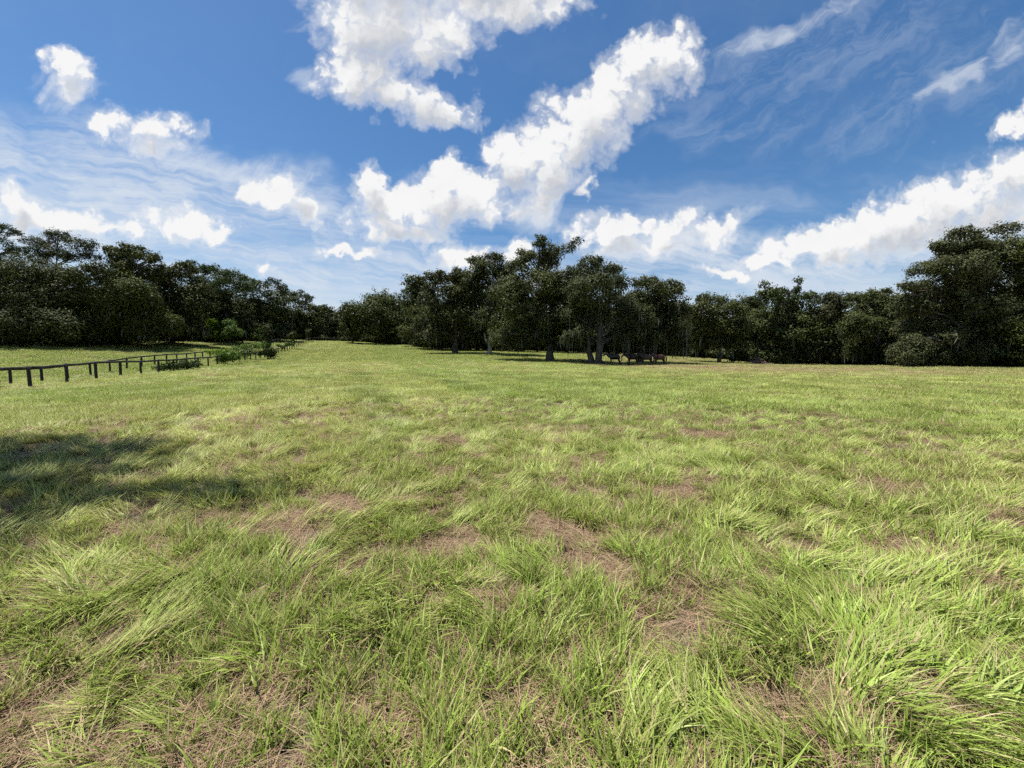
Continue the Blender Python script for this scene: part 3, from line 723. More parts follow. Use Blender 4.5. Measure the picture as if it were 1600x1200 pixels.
for i, (px, Y, lob, mt, lab) in enumerate((
        (284, 41.5, [(276, 572, 12, 7), (292, 570, 13, 8), (305, 570, 9, 6)], M_SCRUB, "dark brush at the foot of the near fence, nearest clump"),
        (354, 52, [(352, 556, 10, 7), (362, 558, 12, 9), (346, 562, 9, 6)], M_BUSH, "bright green vine heap swallowing the near fence rail"),
        (386, 57.5, [(378, 554, 9, 6), (392, 552, 10, 6)], M_SCRUB, "brush under the near fence rail left of the slender tree"),
        (418, 66, [(412, 552, 9, 6), (424, 549, 8, 6)], M_SCRUB, "brush round the foot of the slender fence tree"),
        (392, 66, [(376, 545, 14, 4), (398, 541, 14, 5), (412, 539, 8, 4)], M_BUSH, "long bright green thicket between the two fences"),
        (345, 57, [(338, 551, 13, 4), (354, 550, 10, 4)], M_BUSH, "low yellow-green thicket on the second fence"),
        (20, 23.5, [(14, 605, 14, 5), (-2, 604, 12, 6)], M_SCRUB, "low weeds at the foot of the near fence, left picture edge"),
        (255, 38.5, [(250, 575, 8, 5), (262, 572, 8, 6)], M_SCRUB, "small weeds between near fence posts"),
        (445, 90, [(440, 542, 8, 3), (452, 538, 8, 3)], M_SCRUB, "low weeds along the far stretch of the fence"))):
    make_tree("shrub", lab, px, Y, lob, 'bush', 0.04, 0, 80 + i, mat=mt, cat='shrub', group=V_, dens=1.8)

# tree standing left of the view; only its shade falls into the picture
def off_tree():
    Yb, Xb = 3.0, -13.5
    rng = np.random.default_rng(5)
    b = np.array([Xb, Yb, float(height(Xb, Yb)[0])])
    W_ = [(-12.2, 7.3, 11.0, 1.6, 0.8, 0.5), (-10.3, 7.2, 11.2, 1.4, 0.5, 0.35), (-9.3, 4.9, 11.0, 1.3, 0.62, 0.4), (-7.3, 4.9, 10.8, 1.25, 0.42, 0.3), (-11.0, 5.8, 11.3, 1.2, 0.9, 0.5), (-10.6, 6.4, 11.2, 1.2, 0.6, 0.4), (-12.0, 6.4, 11.5, 1.2, 0.8, 0.4), (-9.8, 5.9, 11.2, 1.7, 1.1, 0.4), (-9.4, 3.0, 10.4, 1.2, 0.7, 0.35), (-12.5, 5.2, 11.0, 1.6, 1.4, 0.7),
          (-8.6, 3.9, 10.6, 1.0, 0.6, 0.35), (-7.6, 3.3, 10.3, 0.7, 0.4, 0.3), (-9.3, 3.2, 10.2, 0.9, 0.5, 0.3), (-10.6, 3.8, 10.6, 1.4, 0.8, 0.5), (-13.5, 3.5, 12.5, 2.2, 2.0, 1.2), (-14.5, 1.5, 11.5, 2.2, 2.0, 1.2), (-12.5, 1.2, 11.0, 1.8, 1.6, 1.0)]
    L = [(x - Xb, y - Yb, z, rx, ry, rz) for (x, y, z, rx, ry, rz) in W_]
    (TV, TQ), C, vals, mo = grow(L, rng, 'oak', 21000, 0.10, 0.3, 60)
    root = obj("oak_tree", None, loc=b)
    tag(root, "oak outside the left edge whose shade darkens the near grass", "tree")
    obj("trunk", mesh_np("trunk", TV, [TQ], M_BARK, True), root)
    me = leaf_mesh("crown", C, 0.10, rng, M_OAK, out=grow.out); leaf_attr(me, 4, vals); obj("crown", me, root)
    mm = mesh_np("hanging_moss", mo[0], [mo[1]], M_MOSS); leaf_attr(mm, 8, np.repeat(rng.uniform(0, 1, (len(mo[0]) // 8, 1)), 3, axis=1)); tag(obj("hanging_moss", mm, root), kind='stuff')
off_tree()

# ------------------------------------------------------------------ scattering
def scatter(name, pts, rot, scl, idx, tint, protos):
    """one object that instances the prototype meshes on points"""
    me = bpy.data.meshes.new(name)
    me.vertices.add(len(pts)); me.vertices.foreach_set('co', np.asarray(pts, np.float32).ravel())
    for nm, typ, arr, key in (('rot', 'FLOAT_VECTOR', rot, 'vector'), ('tint', 'FLOAT_VECTOR', tint, 'vector'), ('scl', 'FLOAT_VECTOR', scl, 'vector'), ('idx', 'INT', idx, 'value')):
        a = me.attributes.new(nm, typ, 'POINT')
        a.data.foreach_set(key, np.asarray(arr, np.int32 if typ == 'INT' else np.float32).ravel())
    o = obj(name, me)
    pc = bpy.data.collections.new(name + "_kinds")
    for i, p in enumerate(protos):
        po = bpy.data.objects.new("%s_kind_%02d" % (name, i), p); pc.objects.link(po)
    ng = bpy.data.node_groups.new(name + "_scatter", 'GeometryNodeTree')
    ng.interface.new_socket("Geometry", in_out='INPUT', socket_type='NodeSocketGeometry')
    ng.interface.new_socket("Geometry", in_out='OUTPUT', socket_type='NodeSocketGeometry')
    nd, lk = ng.nodes, ng.links
    a = nd.new('NodeGroupInput'); b = nd.new('NodeGroupOutput')
    iop = nd.new('GeometryNodeInstanceOnPoints')
    ci = nd.new('GeometryNodeCollectionInfo'); ci.inputs['Collection'].default_value = pc
    ci.inputs['Separate Children'].default_value = True; ci.inputs['Reset Children'].default_value = True
    def na(nm, t):
        q = nd.new('GeometryNodeInputNamedAttribute'); q.data_type = t; q.inputs['Name'].default_value = nm
        return q.outputs['Attribute']
    lk.new(a.outputs[0], iop.inputs['Points']); lk.new(ci.outputs[0], iop.inputs['Instance'])
    iop.inputs['Pick Instance'].default_value = True
    lk.new(na('idx', 'INT'), iop.inputs['Instance Index'])
    e2r = nd.new('FunctionNodeEulerToRotation'); lk.new(na('rot', 'FLOAT_VECTOR'), e2r.inputs[0])
    lk.new(e2r.outputs[0], iop.inputs['Rotation']); lk.new(na('scl', 'FLOAT_VECTOR'), iop.inputs['Scale'])
    lk.new(iop.outputs[0], b.inputs[0])
    md = o.modifiers.new("scatter", 'NODES'); md.node_group = ng
    return o

# woods behind the front trees: one mass
protos = []
for s in range(4):
    rng = np.random.default_rng(900 + s)
    H = [12.5, 14, 11, 15][s]
    L = [(rng.uniform(-3.5, 3.5), rng.uniform(-2, 2), H * f, rng.uniform(2.6, 4.0), rng.uniform(2.2, 3.2), rng.uniform(1.7, 2.6)) for f in (0.07, 0.08, 0.1, 0.2, 0.22, 0.35, 0.42, 0.5, 0.58, 0.68, 0.76, 0.82)]
    (TV, TQ), C, vals, mo = grow(L, rng, 'oak', 15000, 0.42, 0.3, 0)
    me = leaf_mesh("wood_tree", C, 0.36, rng, M_OAK, out=grow.out); leaf_attr(me, 4, vals)
    tm = mesh_np("wood_trunk", TV, [TQ], M_BARK, True)
    bm = bmesh.new(); bm.from_mesh(me); 
    nf = len(bm.faces); bm.from_mesh(tm); bm.faces.ensure_lookup_table()
    for f in bm.faces[nf:]: f.material_index = 1
    bm.to_mesh(me); bm.free(); me.materials.append(M_BARK)
    protos.append(me)
rng = np.random.default_rng(77)
pts = []
FRONT = [(-260, 62), (-60, 80), (60, 86), (170, 92), (270, 102), (340, 116), (420, 136), (480, 165), (540, 190), (600, 150), (660, 128), (760, 118), (900, 113), (1080, 112), (1160, 104), (1300, 92), (1400, 88), (1520, 76), (1640, 70), (1850, 58)]
fx = np.array([f[0] for f in FRONT]); fy = np.array([f[1] for f in FRONT])
for row in range(5):
    px = -260.0
    while px < 1850:
        Y = np.interp(px, fx, fy) + row * 9 + rng.uniform(-3, 3)
        pts.append(ground_at(px, Y))
        px += rng.uniform(4.0, 7.5) / Y * F_PX
pts = np.array(pts); k = len(pts)
wood = scatter("woodland", pts, np.stack([np.zeros(k), np.zeros(k), rng.uniform(0, 6.28, k)], -1), np.repeat(rng.uniform(0.75, 1.0, (k, 1)), 3, axis=1), rng.integers(0, 4, k), rng.uniform(0, 1, (k, 3)), protos)
tag(wood, "dark mass of oak wood behind the front trees", "woods", kind='stuff')

# dark undergrowth between the trunks of the wood edges: one mass
protos = []
for q in range(3):
    rng = np.random.default_rng(950 + q)
    L = [(rng.uniform(-1.6, 1.6), rng.uniform(-1, 1), rng.uniform(0.5, 2.0), rng.uniform(1.0, 1.6), rng.uniform(0.8, 1.3), rng.uniform(0.6, 1.0)) for _ in range(6)]
    (TV, TQ), C, vals, mo = grow(L, rng, 'oak', 2600, 0.3, 0.06, 0)
    me = leaf_mesh("undergrowth_bush", C, 0.26, rng, M_OAK, out=grow.out); leaf_attr(me, 4, vals); protos.append(me)
rng = np.random.default_rng(78); pts = []
EDGE = [(-200, 60), (0, 68), (150, 75), (300, 96), (400, 114), (470, 142), (520, 166), (545, 150), (590, 134), (650, 118), (700, 112), (1060, 110), (1150, 92), (1240, 82), (1310, 80), (1380, 73), (1420, 60), (1700, 55)]
ex = np.array([f[0] for f in EDGE]); ey = np.array([f[1] for f in EDGE])
for row in range(3):
    px = -200.0
    while px < 1700:
        Y = np.interp(px, ex, ey) + row * 4 + rng.uniform(-1, 1.5)
        pts.append(ground_at(px, Y)); px += rng.uniform(1.2, 3.2) / Y * F_PX
pts = np.array(pts); k = len(pts)
ug = scatter("undergrowth", pts, np.stack([np.zeros(k), np.zeros(k), rng.uniform(0, 6.28, k)], -1), np.repeat(rng.uniform(0.7, 1.35, (k, 1)), 3, axis=1), rng.integers(0, 3, k), rng.uniform(0, 1, (k, 3)), protos)
tag(ug, "dark tangled undergrowth between the trunks along the wood edges", "undergrowth", kind='stuff')

# ------------------------------------------------------------------ fences
m_wood, n, out = mat_new("black_creosoted_wood")
P = n.add('ShaderNodeTexCoord').outputs['Object']
f1 = n.noise(n.v('MULTIPLY', P, (22, 22, 3)), 1.0, 6, 0.6); f2 = n.noise(P, 2.0, 4)
colw = n.mix(n.step(f1, 0.4, 0.7), (0.012, 0.012, 0.012), (0.034, 0.032, 0.031))
colw = n.mix(n.m('MULTIPLY', n.step(f2, 0.52, 0.7), 0.5), colw, (0.11, 0.105, 0.10))
bs = n.add('ShaderNodeBsdfPrincipled'); n.put(bs.inputs['Base Color'], colw); bs.inputs['Roughness'].default_value = 0.85
bp = n.add('ShaderNodeBump'); bp.inputs['Strength'].default_value = 0.5; bp.inputs['Distance'].default_value = 0.01
n.put(bp.inputs['Height'], f1); n.put(bs.inputs['Normal'], bp.outputs[0]); n.put(out.inputs[0], bs.outputs[0])

def post_mesh(seed):
    rng = np.random.default_rng(seed)
    r = 0.085 * rng.uniform(0.92, 1.1)
    z = np.array([-0.3, 0.0, 0.5, 1.1, 1.31, 1.34]); P = np.stack([rng.normal(size=6) * 0.006, rng.normal(size=6) * 0.006, z], -1)
    V, Qd = tube(P, r * np.array([1.05, 1.03, 1.0, 0.97, 0.95, 0.82]), 10)
    V = V + rng.normal(size=V.shape) * 0.003
    me = mesh_np("post", V, [Qd, (np.arange(10) + 50)[None, :]], m_wood, False)
    return me
POSTS = [post_mesh(i) for i in range(5)]
def board_mesh(length, seed):
    rng = np.random.default_rng(seed)
    xs = np.linspace(0, length, 6); V = []
    for i, x in enumerate(xs):
        s = 0.02 * math.sin(math.pi * x / length) * rng.uniform(0.2, 1.2)
        for (a, b) in ((-0.02, -0.078), (0.02, -0.078), (0.02, 0.078), (-0.02, 0.078)):
            V.append((x, a + rng.normal() * 0.002, b - s + rng.normal() * 0.002))
    V = np.array(V); F_ = [[i * 4 + j, i * 4 + (j + 1) % 4, i * 4 + 4 + (j + 1) % 4, i * 4 + 4 + j] for i in range(5) for j in range(4)] + [[0, 3, 2, 1], [20, 21, 22, 23]]
    return mesh_np("rail", V, [np.array(F_)], m_wood, False)
def fence(name, label, pts2, seed, gaps=()):
    rng = np.random.default_rng(seed)
    base = np.array([[x, y, float(height(x, y)[0])] for x, y in pts2])
    root = obj(name, None, loc=base[0]); tag(root, label, "fence", "black board fences of the lane")
    tops = []
    for i, p in enumerate(base):
        hh = rng.uniform(0.97, 1.04)
        o = obj("post", POSTS[(i * 3 + seed) % 5], root, p - base[0])
        o.rotation_euler = (rng.normal() * 0.02, rng.normal() * 0.02, rng.uniform(0, 6)); o.scale = (1, 1, hh)
        tops.append(p - base[0] + np.array([0, 0, 1.26 * hh + rng.normal() * 0.01]))
    for i in range(len(tops) - 1):
        if i in gaps: continue
        a, b = tops[i], tops[i + 1]; d = b - a; ln = float(np.linalg.norm(d))
        side = np.array([d[1], -d[0], 0]) / ln * 0.12
        o = obj("rail", board_mesh(ln * 0.998, seed * 100 + i), root, a + side)
        o.rotation_euler = (0, -math.asin(d[2] / ln), math.atan2(d[1], d[0]))
    return root
ys = np.arange(14.5, 129, 2.75) + 2.7 * 0
f1p = [(-20.4 - 0.36 * y, y) for y in np.arange(22.7 - 2.75 * 3, 128, 2.75)]
fence("near_fence", "black single-rail fence along the near side of the lane", f1p, 1)
f2p = [(-27.4 - 0.36 * y, y) for y in np.arange(39.9 - 2.75 * 7, 124, 2.75)]
fence("second_fence", "second black fence behind, on the far side of the lane", f2p, 2)
e0 = np.array(f1p[-1]); e1 = ground_at(540, 150)[:2]
nn = 13
fence("cross_fence", "far black fence turning right at the lane's end", [tuple(e0 + (e1 - e0) * (i + 0.6) / nn) for i in range(nn)], 3)

# ------------------------------------------------------------------ horses
def coat(name, a, b):
    m, n, out = mat_new(name)
    P = n.add('ShaderNodeTexCoord').outputs['Object']
    z = n.sep(P)[2]
    col = n.mix(n.step(n.noise(P, 3.0, 4), 0.35, 0.7), a, b)
    col = n.mix(n.step(z, 0.62, 0.35), col, (0.012, 0.010, 0.009))
    bs = n.add('ShaderNodeBsdfPrincipled'); n.put(bs.inputs['Base Color'], col); bs.inputs['Roughness'].default_value = 0.45
    n.put(out.inputs[0], bs.outputs[0]); return m
COATS = {'black': coat("black_coat", (0.006, 0.005, 0.006), (0.012, 0.010, 0.010)), 'bay': coat("dark_bay_coat", (0.012, 0.007, 0.006), (0.022, 0.011, 0.008)), 'chestnut': coat("chestnut_coat", (0.022, 0.007, 0.005), (0.036, 0.011, 0.007))}
m_hair, n, out = mat_new("horse_hair")
bs = n.add('ShaderNodeBsdfPrincipled'); n.put(bs.inputs['Base Color'], n.mix(n.noise(n.add('ShaderNodeTexCoord').outputs['Object'], 20, 4), (0.006, 0.005, 0.005), (0.02, 0.016, 0.014))); bs.inputs['Roughness'].default_value = 0.6
n.put(out.inputs[0], bs.outputs[0])
def make_horse(label, px, Y, rz, coatk, head, stride, seed, scale=1.0):
    """head: 0 = carried high, 1 = lowered; forward is local +X"""
    rng = np.random.default_rng(seed)
    nb = Vector((0.74, 0, 1.36)); 
    nm = Vector((0.98, 0, 1.58)).lerp(Vector((1.02, 0, 1.30)), head); po = Vector((1.17, 0, 1.78)).lerp(Vector((1.34, 0, 1.22)), head)
    hm = Vector((1.36, 0, 1.63)).lerp(Vector((1.50, 0, 1.02)), head); mz = Vector((1.54, 0, 1.46)).lerp(Vector((1.62, 0, 0.82)), head)
    Vt, E, Rr = [], [], []
    def add(p, r, prev):
        Vt.append(tuple(p)); Rr.append((r[0] * 1.22, r[1] * 1.22) if r[0] > 0.07 else (r[0] * 1.4, r[1] * 1.4))
        if prev is not None: E.append((prev, len(Vt) - 1))
        return len(Vt) - 1
    b0 = add((0.0, 0, 1.16), (0.31, 0.36), None)
    b1 = add((0.45, 0, 1.18), (0.27, 0.35), b0); n0 = add(nb, (0.17, 0.25), b1); n1 = add(nm, (0.11, 0.18), n0); n2 = add(po, (0.085, 0.10), n1)
    h1 = add(hm, (0.075, 0.10), n2); h2 = add(mz, (0.055, 0.062), h1)
    c1 = add((-0.42, 0, 1.20), (0.29, 0.33), b0); c2 = add((-0.66, 0, 1.22), (0.24, 0.27), c1)
    for s, k in ((1, stride), (-1, -stride)):
        q = add((0.47, 0.13 * s, 0.92), (0.085, 0.12), b1); q = add((0.46 + 0.10 * k, 0.13 * s, 0.72), (0.068, 0.08), q); q = add((0.49 + 0.22 * k, 0.13 * s, 0.44), (0.047, 0.05), q)
        q = add((0.48 + 0.28 * k, 0.13 * s, 0.13), (0.036, 0.038), q); add((0.52 + 0.29 * k, 0.13 * s, 0.03), (0.052, 0.055), q)
        q = add((-0.58, 0.13 * s, 0.95), (0.12, 0.17), c1); q = add((-0.52 - 0.06 * k, 0.13 * s, 0.76), (0.085, 0.11), q); q = add((-0.74 - 0.16 * k, 0.13 * s, 0.49), (0.05, 0.058), q)
        q = add((-0.70 - 0.24 * k, 0.13 * s, 0.14), (0.037, 0.04), q); add((-0.66 - 0.24 * k, 0.13 * s, 0.03), (0.052, 0.055), q)
    me = bpy.data.meshes.new("body"); me.from_pydata(Vt, E, [])
    o = bpy.data.objects.new("tmp", me); COL.objects.link(o)
    md = o.modifiers.new("skin", 'SKIN'); md.use_smooth_shade = True; md.branch_smoothing = 0.4
    if not me.skin_vertices: 
        bpy.context.view_layer.objects.active = o
    for i, r in enumerate(Rr):
        me.skin_vertices[0].data[i].radius = (r[0], r[1]); me.skin_vertices[0].data[i].use_root = (i == 0)
    o.modifiers.new("sub", 'SUBSURF').levels = 1
    dg = bpy.context.evaluated_depsgraph_get()
    body = bpy.data.meshes.new_from_object(o.evaluated_get(dg)); body.name = "body"
    bpy.data.objects.remove(o)
    body.materials.clear(); body.materials.append(COATS[coatk])
    b = ground_at(px, Y)
    root = obj("horse", None, loc=b); root.rotation_euler = (0, 0, rz); root.scale = (scale,) * 3
    tag(root, label, "horse", "horses resting in the oak's shade")
    bo = obj("body", body, root)
    # ears
    for s in (1, -1):
        e = [po + Vector((-0.02, 0.055 * s, 0.06)), po + Vector((0.02, 0.065 * s, 0.14)), po + Vector((0.04, 0.06 * s, 0.20))]
        Vv, Qd = tube([tuple(q) for q in e], [0.032, 0.026, 0.004], 6); obj("ear", mesh_np("ear", Vv, [Qd], COATS[coatk], True), root)
    # mane: a lock-edged sheet along the crest, with thickness
    cr = [Vector((0.62, 0, 1.50)), nb + Vector((0.02, 0, 0.24)), nm + Vector((-0.05, 0, 0.17)), po + Vector((-0.06, 0, 0.10)), po + Vector((0.06, 0, 0.08))]
    parts = []
    for i in range(18):
        t = i / 17 * (len(cr) - 1.001); j = int(t); p = cr[j].lerp(cr[j + 1], t - j)
        d = Vector((rng.normal() * 0.03, 0.10 + rng.uniform(0, 0.05), -0.22 - rng.uniform(0, 0.1)))
        parts.append(tube([tuple(p), tuple(p + Vector((0, d.y * 0.9, -0.03))), tuple(p + d)], [0.03, 0.034, 0.006], 5))
    Vv, Qd = join(parts); obj("mane", mesh_np("mane", Vv, [Qd], m_hair, True), root)
    parts = []
    for i in range(10):
        a = rng.normal(size=2) * 0.03
        parts.append(tube([(-0.80, a[1] * 0.3, 1.34), (-0.93 + a[0], a[1], 1.20), (-0.96 + a[0], a[1] * 1.4, 0.85), (-0.92 + a[0] * 1.5, a[1] * 1.6, 0.45 + rng.uniform(0, 0.15))], [0.03, 0.035, 0.03, 0.005], 5))
    Vv, Qd = join(parts); obj("tail", mesh_np("tail", Vv, [Qd], m_hair, True), root)
    return root
HS = 1.04
make_horse("black horse standing next to the oak trunk, leftmost of four", 960, 54.0, R(176), 'black', 0.35, 0.15, 1, HS)
make_horse("dark horse with lowered head, second from the oak trunk", 988, 55.0, R(184), 'bay', 0.55, -0.2, 2, HS)
make_horse("dark bay horse third from the oak trunk, tail towards the reddish horse", 1010, 54.2, R(178), 'bay', 0.45, 0.25, 3, HS)
make_horse("reddish chestnut horse, rightmost of four", 1030, 55.2, R(182), 'chestnut', 0.4, 0.1, 4, HS)

# ------------------------------------------------------------------ brush pile
m_twig, n, out = mat_new("dry_cut_branches")
bs = n.add('ShaderNodeBsdfPrincipled'); n.put(bs.inputs['Base Color'], n.mix(n.noise(n.add('ShaderNodeTexCoord').outputs['Object'], 4, 4), (0.13, 0.075, 0.06), (0.36, 0.24, 0.21))); bs.inputs['Roughness'].default_value = 0.9
n.put(out.inputs[0], bs.outputs[0])
rng = np.random.default_rng(44); parts = []
for i in range(190):
    a = rng.uniform(0, 6.28); r = abs(rng.normal()) * 0.9; c = np.array([math.cos(a) * r * 1.35, math.sin(a) * r, 0])
    h = 1.35 * math.exp(-(r / 1.05) ** 2) * rng.uniform(0.1, 1)
    d = rng.normal(size=3) * np.array([0.8, 0.8, 0.28]); p0 = c + np.array([0, 0, h + 0.05]) - d * 0.5; p1 = c + np.array([0, 0, h + 0.05]) + d * 0.5
    p0[2] = max(p0[2], 0.02); p1[2] = max(p1[2], 0.02); w = rng.uniform(0.015, 0.05)
    parts.append(tube([p0, (p0 + p1) / 2 + rng.normal(size=3) * 0.06, p1], [w, w * 0.8, w * 0.3], 5))
Vv, Qd = join(parts)
tag(obj("brush_pile", mesh_np("brush_pile", Vv, [Qd], m_twig, True), loc=ground_at(1182, 71.5)), "reddish heap of cut dry branches before the right-hand trees", "brush pile")

# ------------------------------------------------------------------ grass
def blades(rng, nb, spread, ln, wd, th0, kap, phi=None, segs=4, z0=0.0, zmin=0.004):
    ang = rng.uniform(0, 2 * np.pi, nb); rr = spread * np.sqrt(rng.uniform(0, 1, nb))
    bx, by = rr * np.cos(ang), rr * np.sin(ang)
    ph = rng.uniform(0, 2 * np.pi, nb) if phi is None else rng.normal(phi[0], phi[1], nb)
    L_ = rng.uniform(ln[0], ln[1], nb); w = rng.uniform(wd[0], wd[1], nb); t0 = rng.uniform(th0[0], th0[1], nb); kp = rng.uniform(kap[0], kap[1], nb)
    x, y, z = bx.copy(), by.copy(), np.full(nb, 0.0) + (rng.uniform(0, 1, nb) * z0)
    tw = rng.uniform(-0.6, 0.6, nb)
    rows = []; bend = rng.normal(size=nb) * 0.25
    for s in range(segs + 1):
        f = s / segs
        hw = w * 0.5 * (1 - f ** 1.6) * (0.75 + 0.5 * math.sin(math.pi * min(1, f * 1.2 + 0.15)))
        pa = ph + bend * f
        sx, sy = -np.sin(pa + tw) * hw, np.cos(pa + tw) * hw
        zz = np.maximum(z, zmin + 0.006 * rng.uniform(0, 1, nb))
        if s < segs: rows += [np.stack([x - sx, y - sy, zz], -1), np.stack([x + sx, y + sy, zz + hw * 0.25 * np.sign(tw)], -1)]
        else: rows += [np.stack([x, y, zz], -1)]
        th = t0 + kp * (f + 0.5 / segs)
        ds = L_ / segs
        x = x + np.sin(th) * np.cos(pa) * ds; y = y + np.sin(th) * np.sin(pa) * ds; z = z + np.cos(th) * ds
    nv = 2 * segs + 1
    V = np.stack(rows, 1).reshape(-1, 3)
    b = np.arange(nb)[:, None] * nv
    Qs = np.concatenate([b + np.array([[2 * s, 2 * s + 1, 2 * s + 3, 2 * s + 2]]) for s in range(segs - 1)], 1).reshape(-1, 4) if segs > 1 else np.zeros((0, 4), int)
    T = b + np.array([[2 * segs - 2, 2 * segs - 1, 2 * segs]])
    br = rng.uniform(0, 1, nb); bq = rng.uniform(0, 1, nb)
    t = np.array([s / segs for s in range(segs) for _ in (0, 1)] + [1.0])
    A = np.stack([np.repeat(br, nv), np.tile(t, nb), np.repeat(bq, nv)], -1)
    return V, Qs, T, A
def tuft(name, rng, sets, mat):
    Vs, Qs, Ts, As, k = [], [], [], [], 0
    for kw in sets:
        V, Q_, T, A = blades(rng, **kw); Vs.append(V); Qs.append(Q_ + k); Ts.append(T + k); As.append(A); k += len(V)
    fs = [np.concatenate(Qs), np.concatenate(Ts)]
    fs = [f for f in fs if len(f)]
    me = mesh_np(name, np.concatenate(Vs), fs, mat, True)
    a = me.attributes.new('blade', 'FLOAT_VECTOR', 'POINT'); a.data.foreach_set('vector', np.concatenate(As).astype(np.float32).ravel())
    return me
rng = np.random.default_rng(2024)
GR_P = []
for i in range(6):   # 0-5 upright tufts
    k = 0.8 + 0.1 * i
    GR_P.append(tuft("tuft", rng, [dict(nb=34, spread=0.07, ln=(0.09 * k, 0.235 * k), wd=(0.0048, 0.0112), th0=(0.05, 0.55), kap=(0.1, 0.95)),
                                   dict(nb=12, spread=0.10, ln=(0.07, 0.16), wd=(0.003, 0.006), th0=(0.3, 0.9), kap=(0.2, 0.9), segs=3)], M_GRASS))
for i in range(6):   # 6-11 tufts laid over to local +X
    GR_P.append(tuft("laid_tuft", rng, [dict(nb=40, spread=0.08, ln=(0.14, 0.31), wd=(0.0048, 0.0112), th0=(0.35, 0.9), kap=(0.5, 1.0), phi=(0, 0.33), segs=5),
                                        dict(nb=10, spread=0.10, ln=(0.08, 0.18), wd=(0.003, 0.006), th0=(0.4, 1.2), kap=(0.1, 0.5), segs=3)], M_GRASS))
for i in range(4):   # 12-15 short fine growth
    GR_P.append(tuft("short_tuft", rng, [dict(nb=44, spread=0.12, ln=(0.04, 0.12), wd=(0.0025, 0.005), th0=(0.2, 1.1), kap=(0.1, 0.7), segs=3)], M_GRASS))
for i in range(2):   # 16-17 thin flowering stalks
    GR_P.append(tuft("stalks", rng, [dict(nb=5, spread=0.08, ln=(0.25, 0.46), wd=(0.002, 0.0032), th0=(0.05, 0.5), kap=(0.0, 0.5), segs=5),
                                     dict(nb=18, spread=0.10, ln=(0.08, 0.18), wd=(0.004, 0.008), th0=(0.2, 0.9), kap=(0.2, 0.9), segs=3)], M_GRASS))
for i in range(2):   # 18-19 broad-leaved weeds
    GR_P.append(tuft("weed", rng, [dict(nb=11, spread=0.03, ln=(0.06, 0.13), wd=(0.018, 0.034), th0=(0.5, 1.2), kap=(0.1, 0.6), segs=4)], M_GRASS))
ST_P = []
for i in range(5):   # dead stalks lying criss-cross
    ST_P.append(tuft("straw", rng, [dict(nb=46, spread=0.16, ln=(0.07, 0.26), wd=(0.0018, 0.004), th0=(1.35, 1.57), kap=(-0.1, 0.25), segs=2, z0=0.05),
                                    dict(nb=26, spread=0.15, ln=(0.10, 0.30), wd=(0.0018, 0.004), th0=(1.2, 1.5), kap=(0.0, 0.4), segs=3, z0=0.03, phi=(0.0, 0.4))], M_STRAW))
# wider sward pieces for the middle distance and beyond
SW_P = []
for i in range(5):
    SW_P.append(tuft("sward", rng, [dict(nb=170, spread=0.42, ln=(0.10, 0.25), wd=(0.009, 0.017), th0=(0.05, 0.75), kap=(0.1, 0.8), segs=3, phi=None)], M_GRASS))
for i in range(3):
    SW_P.append(tuft("laid_sward", rng, [dict(nb=170, spread=0.42, ln=(0.12, 0.28), wd=(0.009, 0.017), th0=(0.3, 0.9), kap=(0.3, 0.9), segs=3, phi=(0, 0.5))], M_GRASS))
FAR_P = []
for i in range(4):
    FAR_P.append(tuft("far_sward", rng, [dict(nb=260, spread=1.1, ln=(0.12, 0.30), wd=(0.02, 0.045), th0=(0.1, 0.8), kap=(0.1, 0.8), segs=2)], M_GRASS))

def field_points(rng, r0, r1, density, ymin=-0.6, side=1.5, slope=1.42):
    """random points of the ground between two distances, inside a wide wedge ahead of the camera"""
    n_ = int(density * (2 * r1) * (r1 - ymin))
    x = rng.uniform(-r1 * 1.0, r1 * 1.0, n_) ; y = rng.uniform(ymin, r1, n_)
    r = np.hypot(x, y)
    keep = (r >= r0) & (r < r1) & (np.abs(x) < np.maximum(y, 0) * slope + side)
    return x[keep], y[keep]
def shape_fields(x, y):
    d = dryness(x, y)
    flow = (fbm(x * 0.95, y * 0.95, 41, 3) - 0.5) * 14.0 + (fbm(x * 3.1, y * 3.1, 44, 2) - 0.5) * 3.5
    laid = fbm(x * 1.3, y * 1.3, 51, 3) + 0.07 * streak(x, y)
    clump = np.clip(fbm(x * 2.6, y * 2.6, 61, 3) + 0.12 * streak(x, y), 0, 1)
    return d, flow, laid, clump
def lay(name, label, zones, protos, picker, seed):
    rng = np.random.default_rng(seed)
    PX, RT, SL, IX, TN = [], [], [], [], []
    for z in zones:
        x, y = field_points(rng, *z[:3])
        d, flow, laid, clump = shape_fields(x, y)
        keep, idx, ang, sc = picker(rng, x, y, d, flow, laid, clump, z)
        x, y, d = x[keep], y[keep], d[keep]; idx, ang, sc = idx[keep], ang[keep], sc[keep]
        k = len(x)
        PX.append(np.stack([x, y, height(x, y) - 0.004], -1)); IX.append(idx); SL.append(sc)
        RT.append(np.stack([rng.normal(size=k) * 0.05, rng.normal(size=k) * 0.05, ang], -1))
        lu = np.clip((lushness(x, y) - 0.25) / 0.42 + rng.normal(size=k) * 0.12, 0, 1)
        TN.append(np.stack([d, lu, np.clip(rng.uniform(0.12, 0.88, k) - 0.38 * streak(x, y), 0, 1)], -1))
    PX = np.concatenate(PX)
    o = scatter(name, PX, np.concatenate(RT), np.concatenate(SL), np.concatenate(IX), np.concatenate(TN), protos)
    tag(o, label, "grass", kind='stuff')
    print(name, len(PX))
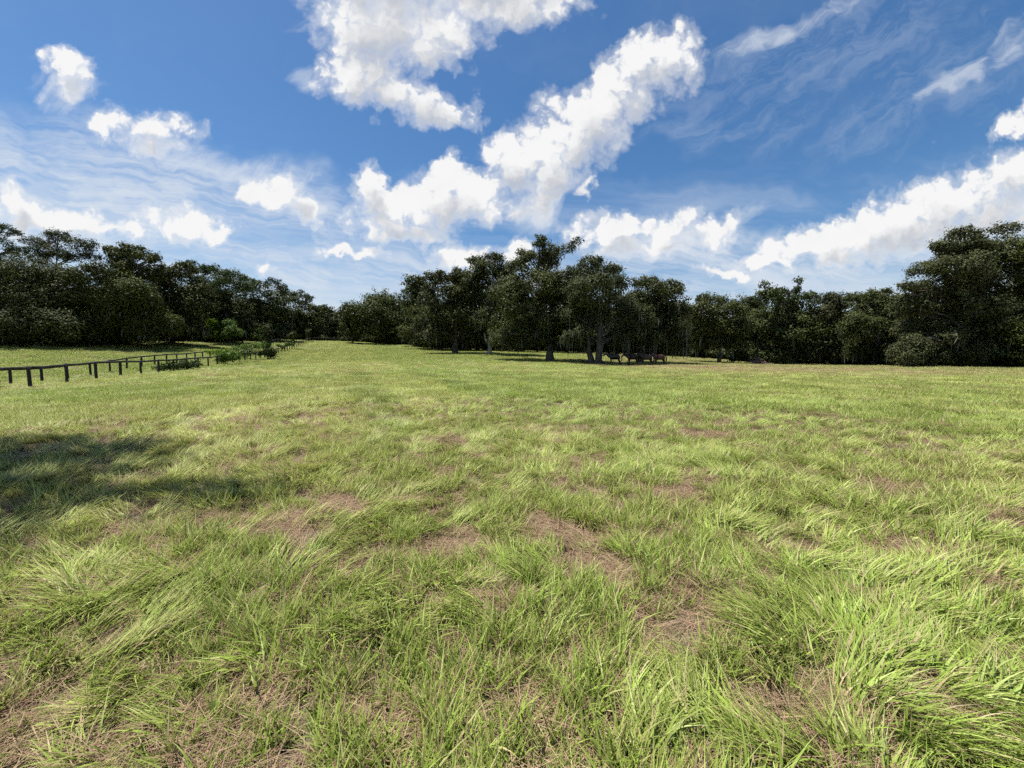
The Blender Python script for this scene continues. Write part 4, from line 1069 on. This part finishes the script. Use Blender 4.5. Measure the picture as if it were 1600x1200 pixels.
def pick_near(rng, x, y, d, flow, laid, clump, z):
    k = len(x)
    keep = rng.uniform(0, 1, k) < np.clip(1.05 - d * 0.80, 0.05, 1) * np.clip(0.35 + clump * 1.3, 0.3, 1)
    lo = laid + rng.normal(size=k) * 0.06
    idx = np.where(lo > 0.5, rng.integers(6, 12, k), rng.integers(0, 6, k))
    short = rng.uniform(0, 1, k) < 0.40
    idx = np.where(short, rng.integers(12, 16, k), idx)
    odd = rng.uniform(0, 1, k); idx = np.where(odd < 0.035, 16 + rng.integers(0, 2, k), np.where(odd > 0.985, 18 + rng.integers(0, 2, k), idx))
    ang = np.where((idx >= 6) & (idx < 12), flow + rng.normal(size=k) * 0.45, rng.uniform(0, 6.28, k))
    s = rng.uniform(0.62, 1.12, k) * (0.68 + 0.56 * clump) * (1 - 0.25 * d)
    w = z[3]
    return keep, idx, ang, np.stack([s * w, s * w, s], -1)
def pick_straw(rng, x, y, d, flow, laid, clump, z):
    k = len(x)
    keep = rng.uniform(0, 1, k) < np.clip((0.48 - 0.3 * sstep(y, 8, 16)) + d * 0.8, 0, 1)
    s = rng.uniform(0.7, 1.25, k) * z[3]
    return keep, rng.integers(0, 5, k), flow + rng.normal(size=k) * 0.5, np.stack([s, s, s], -1)
def pick_sward(rng, x, y, d, flow, laid, clump, z):
    k = len(x)
    keep = rng.uniform(0, 1, k) < np.clip(1.0 - d * 0.55, 0.1, 1)
    idx = np.where(laid + rng.normal(size=k) * 0.08 > 0.5, rng.integers(5, 8, k), rng.integers(0, 5, k))
    s = rng.uniform(0.75, 1.15, k) * (0.75 + 0.5 * clump); w = z[3]
    return keep, idx, flow + rng.normal(size=k) * 0.5, np.stack([w * s, w * s, s], -1)
def pick_far(rng, x, y, d, flow, laid, clump, z):
    k = len(x); s = rng.uniform(0.8, 1.2, k)
    return rng.uniform(0, 1, k) < 1.0 - 0.4 * d, rng.integers(0, 4, k), rng.uniform(0, 6.28, k), np.stack([s * z[3], s * z[3], s * 0.9], -1)
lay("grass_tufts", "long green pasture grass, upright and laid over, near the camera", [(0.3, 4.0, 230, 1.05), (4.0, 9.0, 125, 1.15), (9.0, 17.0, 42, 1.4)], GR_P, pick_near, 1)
lay("dead_grass", "brown dead grass stalks matted between the green tufts", [(0.3, 5.0, 75, 1.0), (5.0, 12.0, 32, 1.3), (12.0, 24.0, 9, 1.8), (24, 60, 3.0, 3.0)], ST_P, pick_straw, 2)
lay("middle_grass", "green pasture grass of the middle distance", [(13.0, 30.0, 9.0, 1.0), (30.0, 62.0, 4.2, 1.4)], SW_P, pick_sward, 3)
lay("far_grass", "short green grass of the far pasture", [(58.0, 110.0, 1.3, 1.0), (110.0, 175.0, 0.6, 1.5)], FAR_P, pick_far, 4)
print("leaves", N_LEAVES[0])
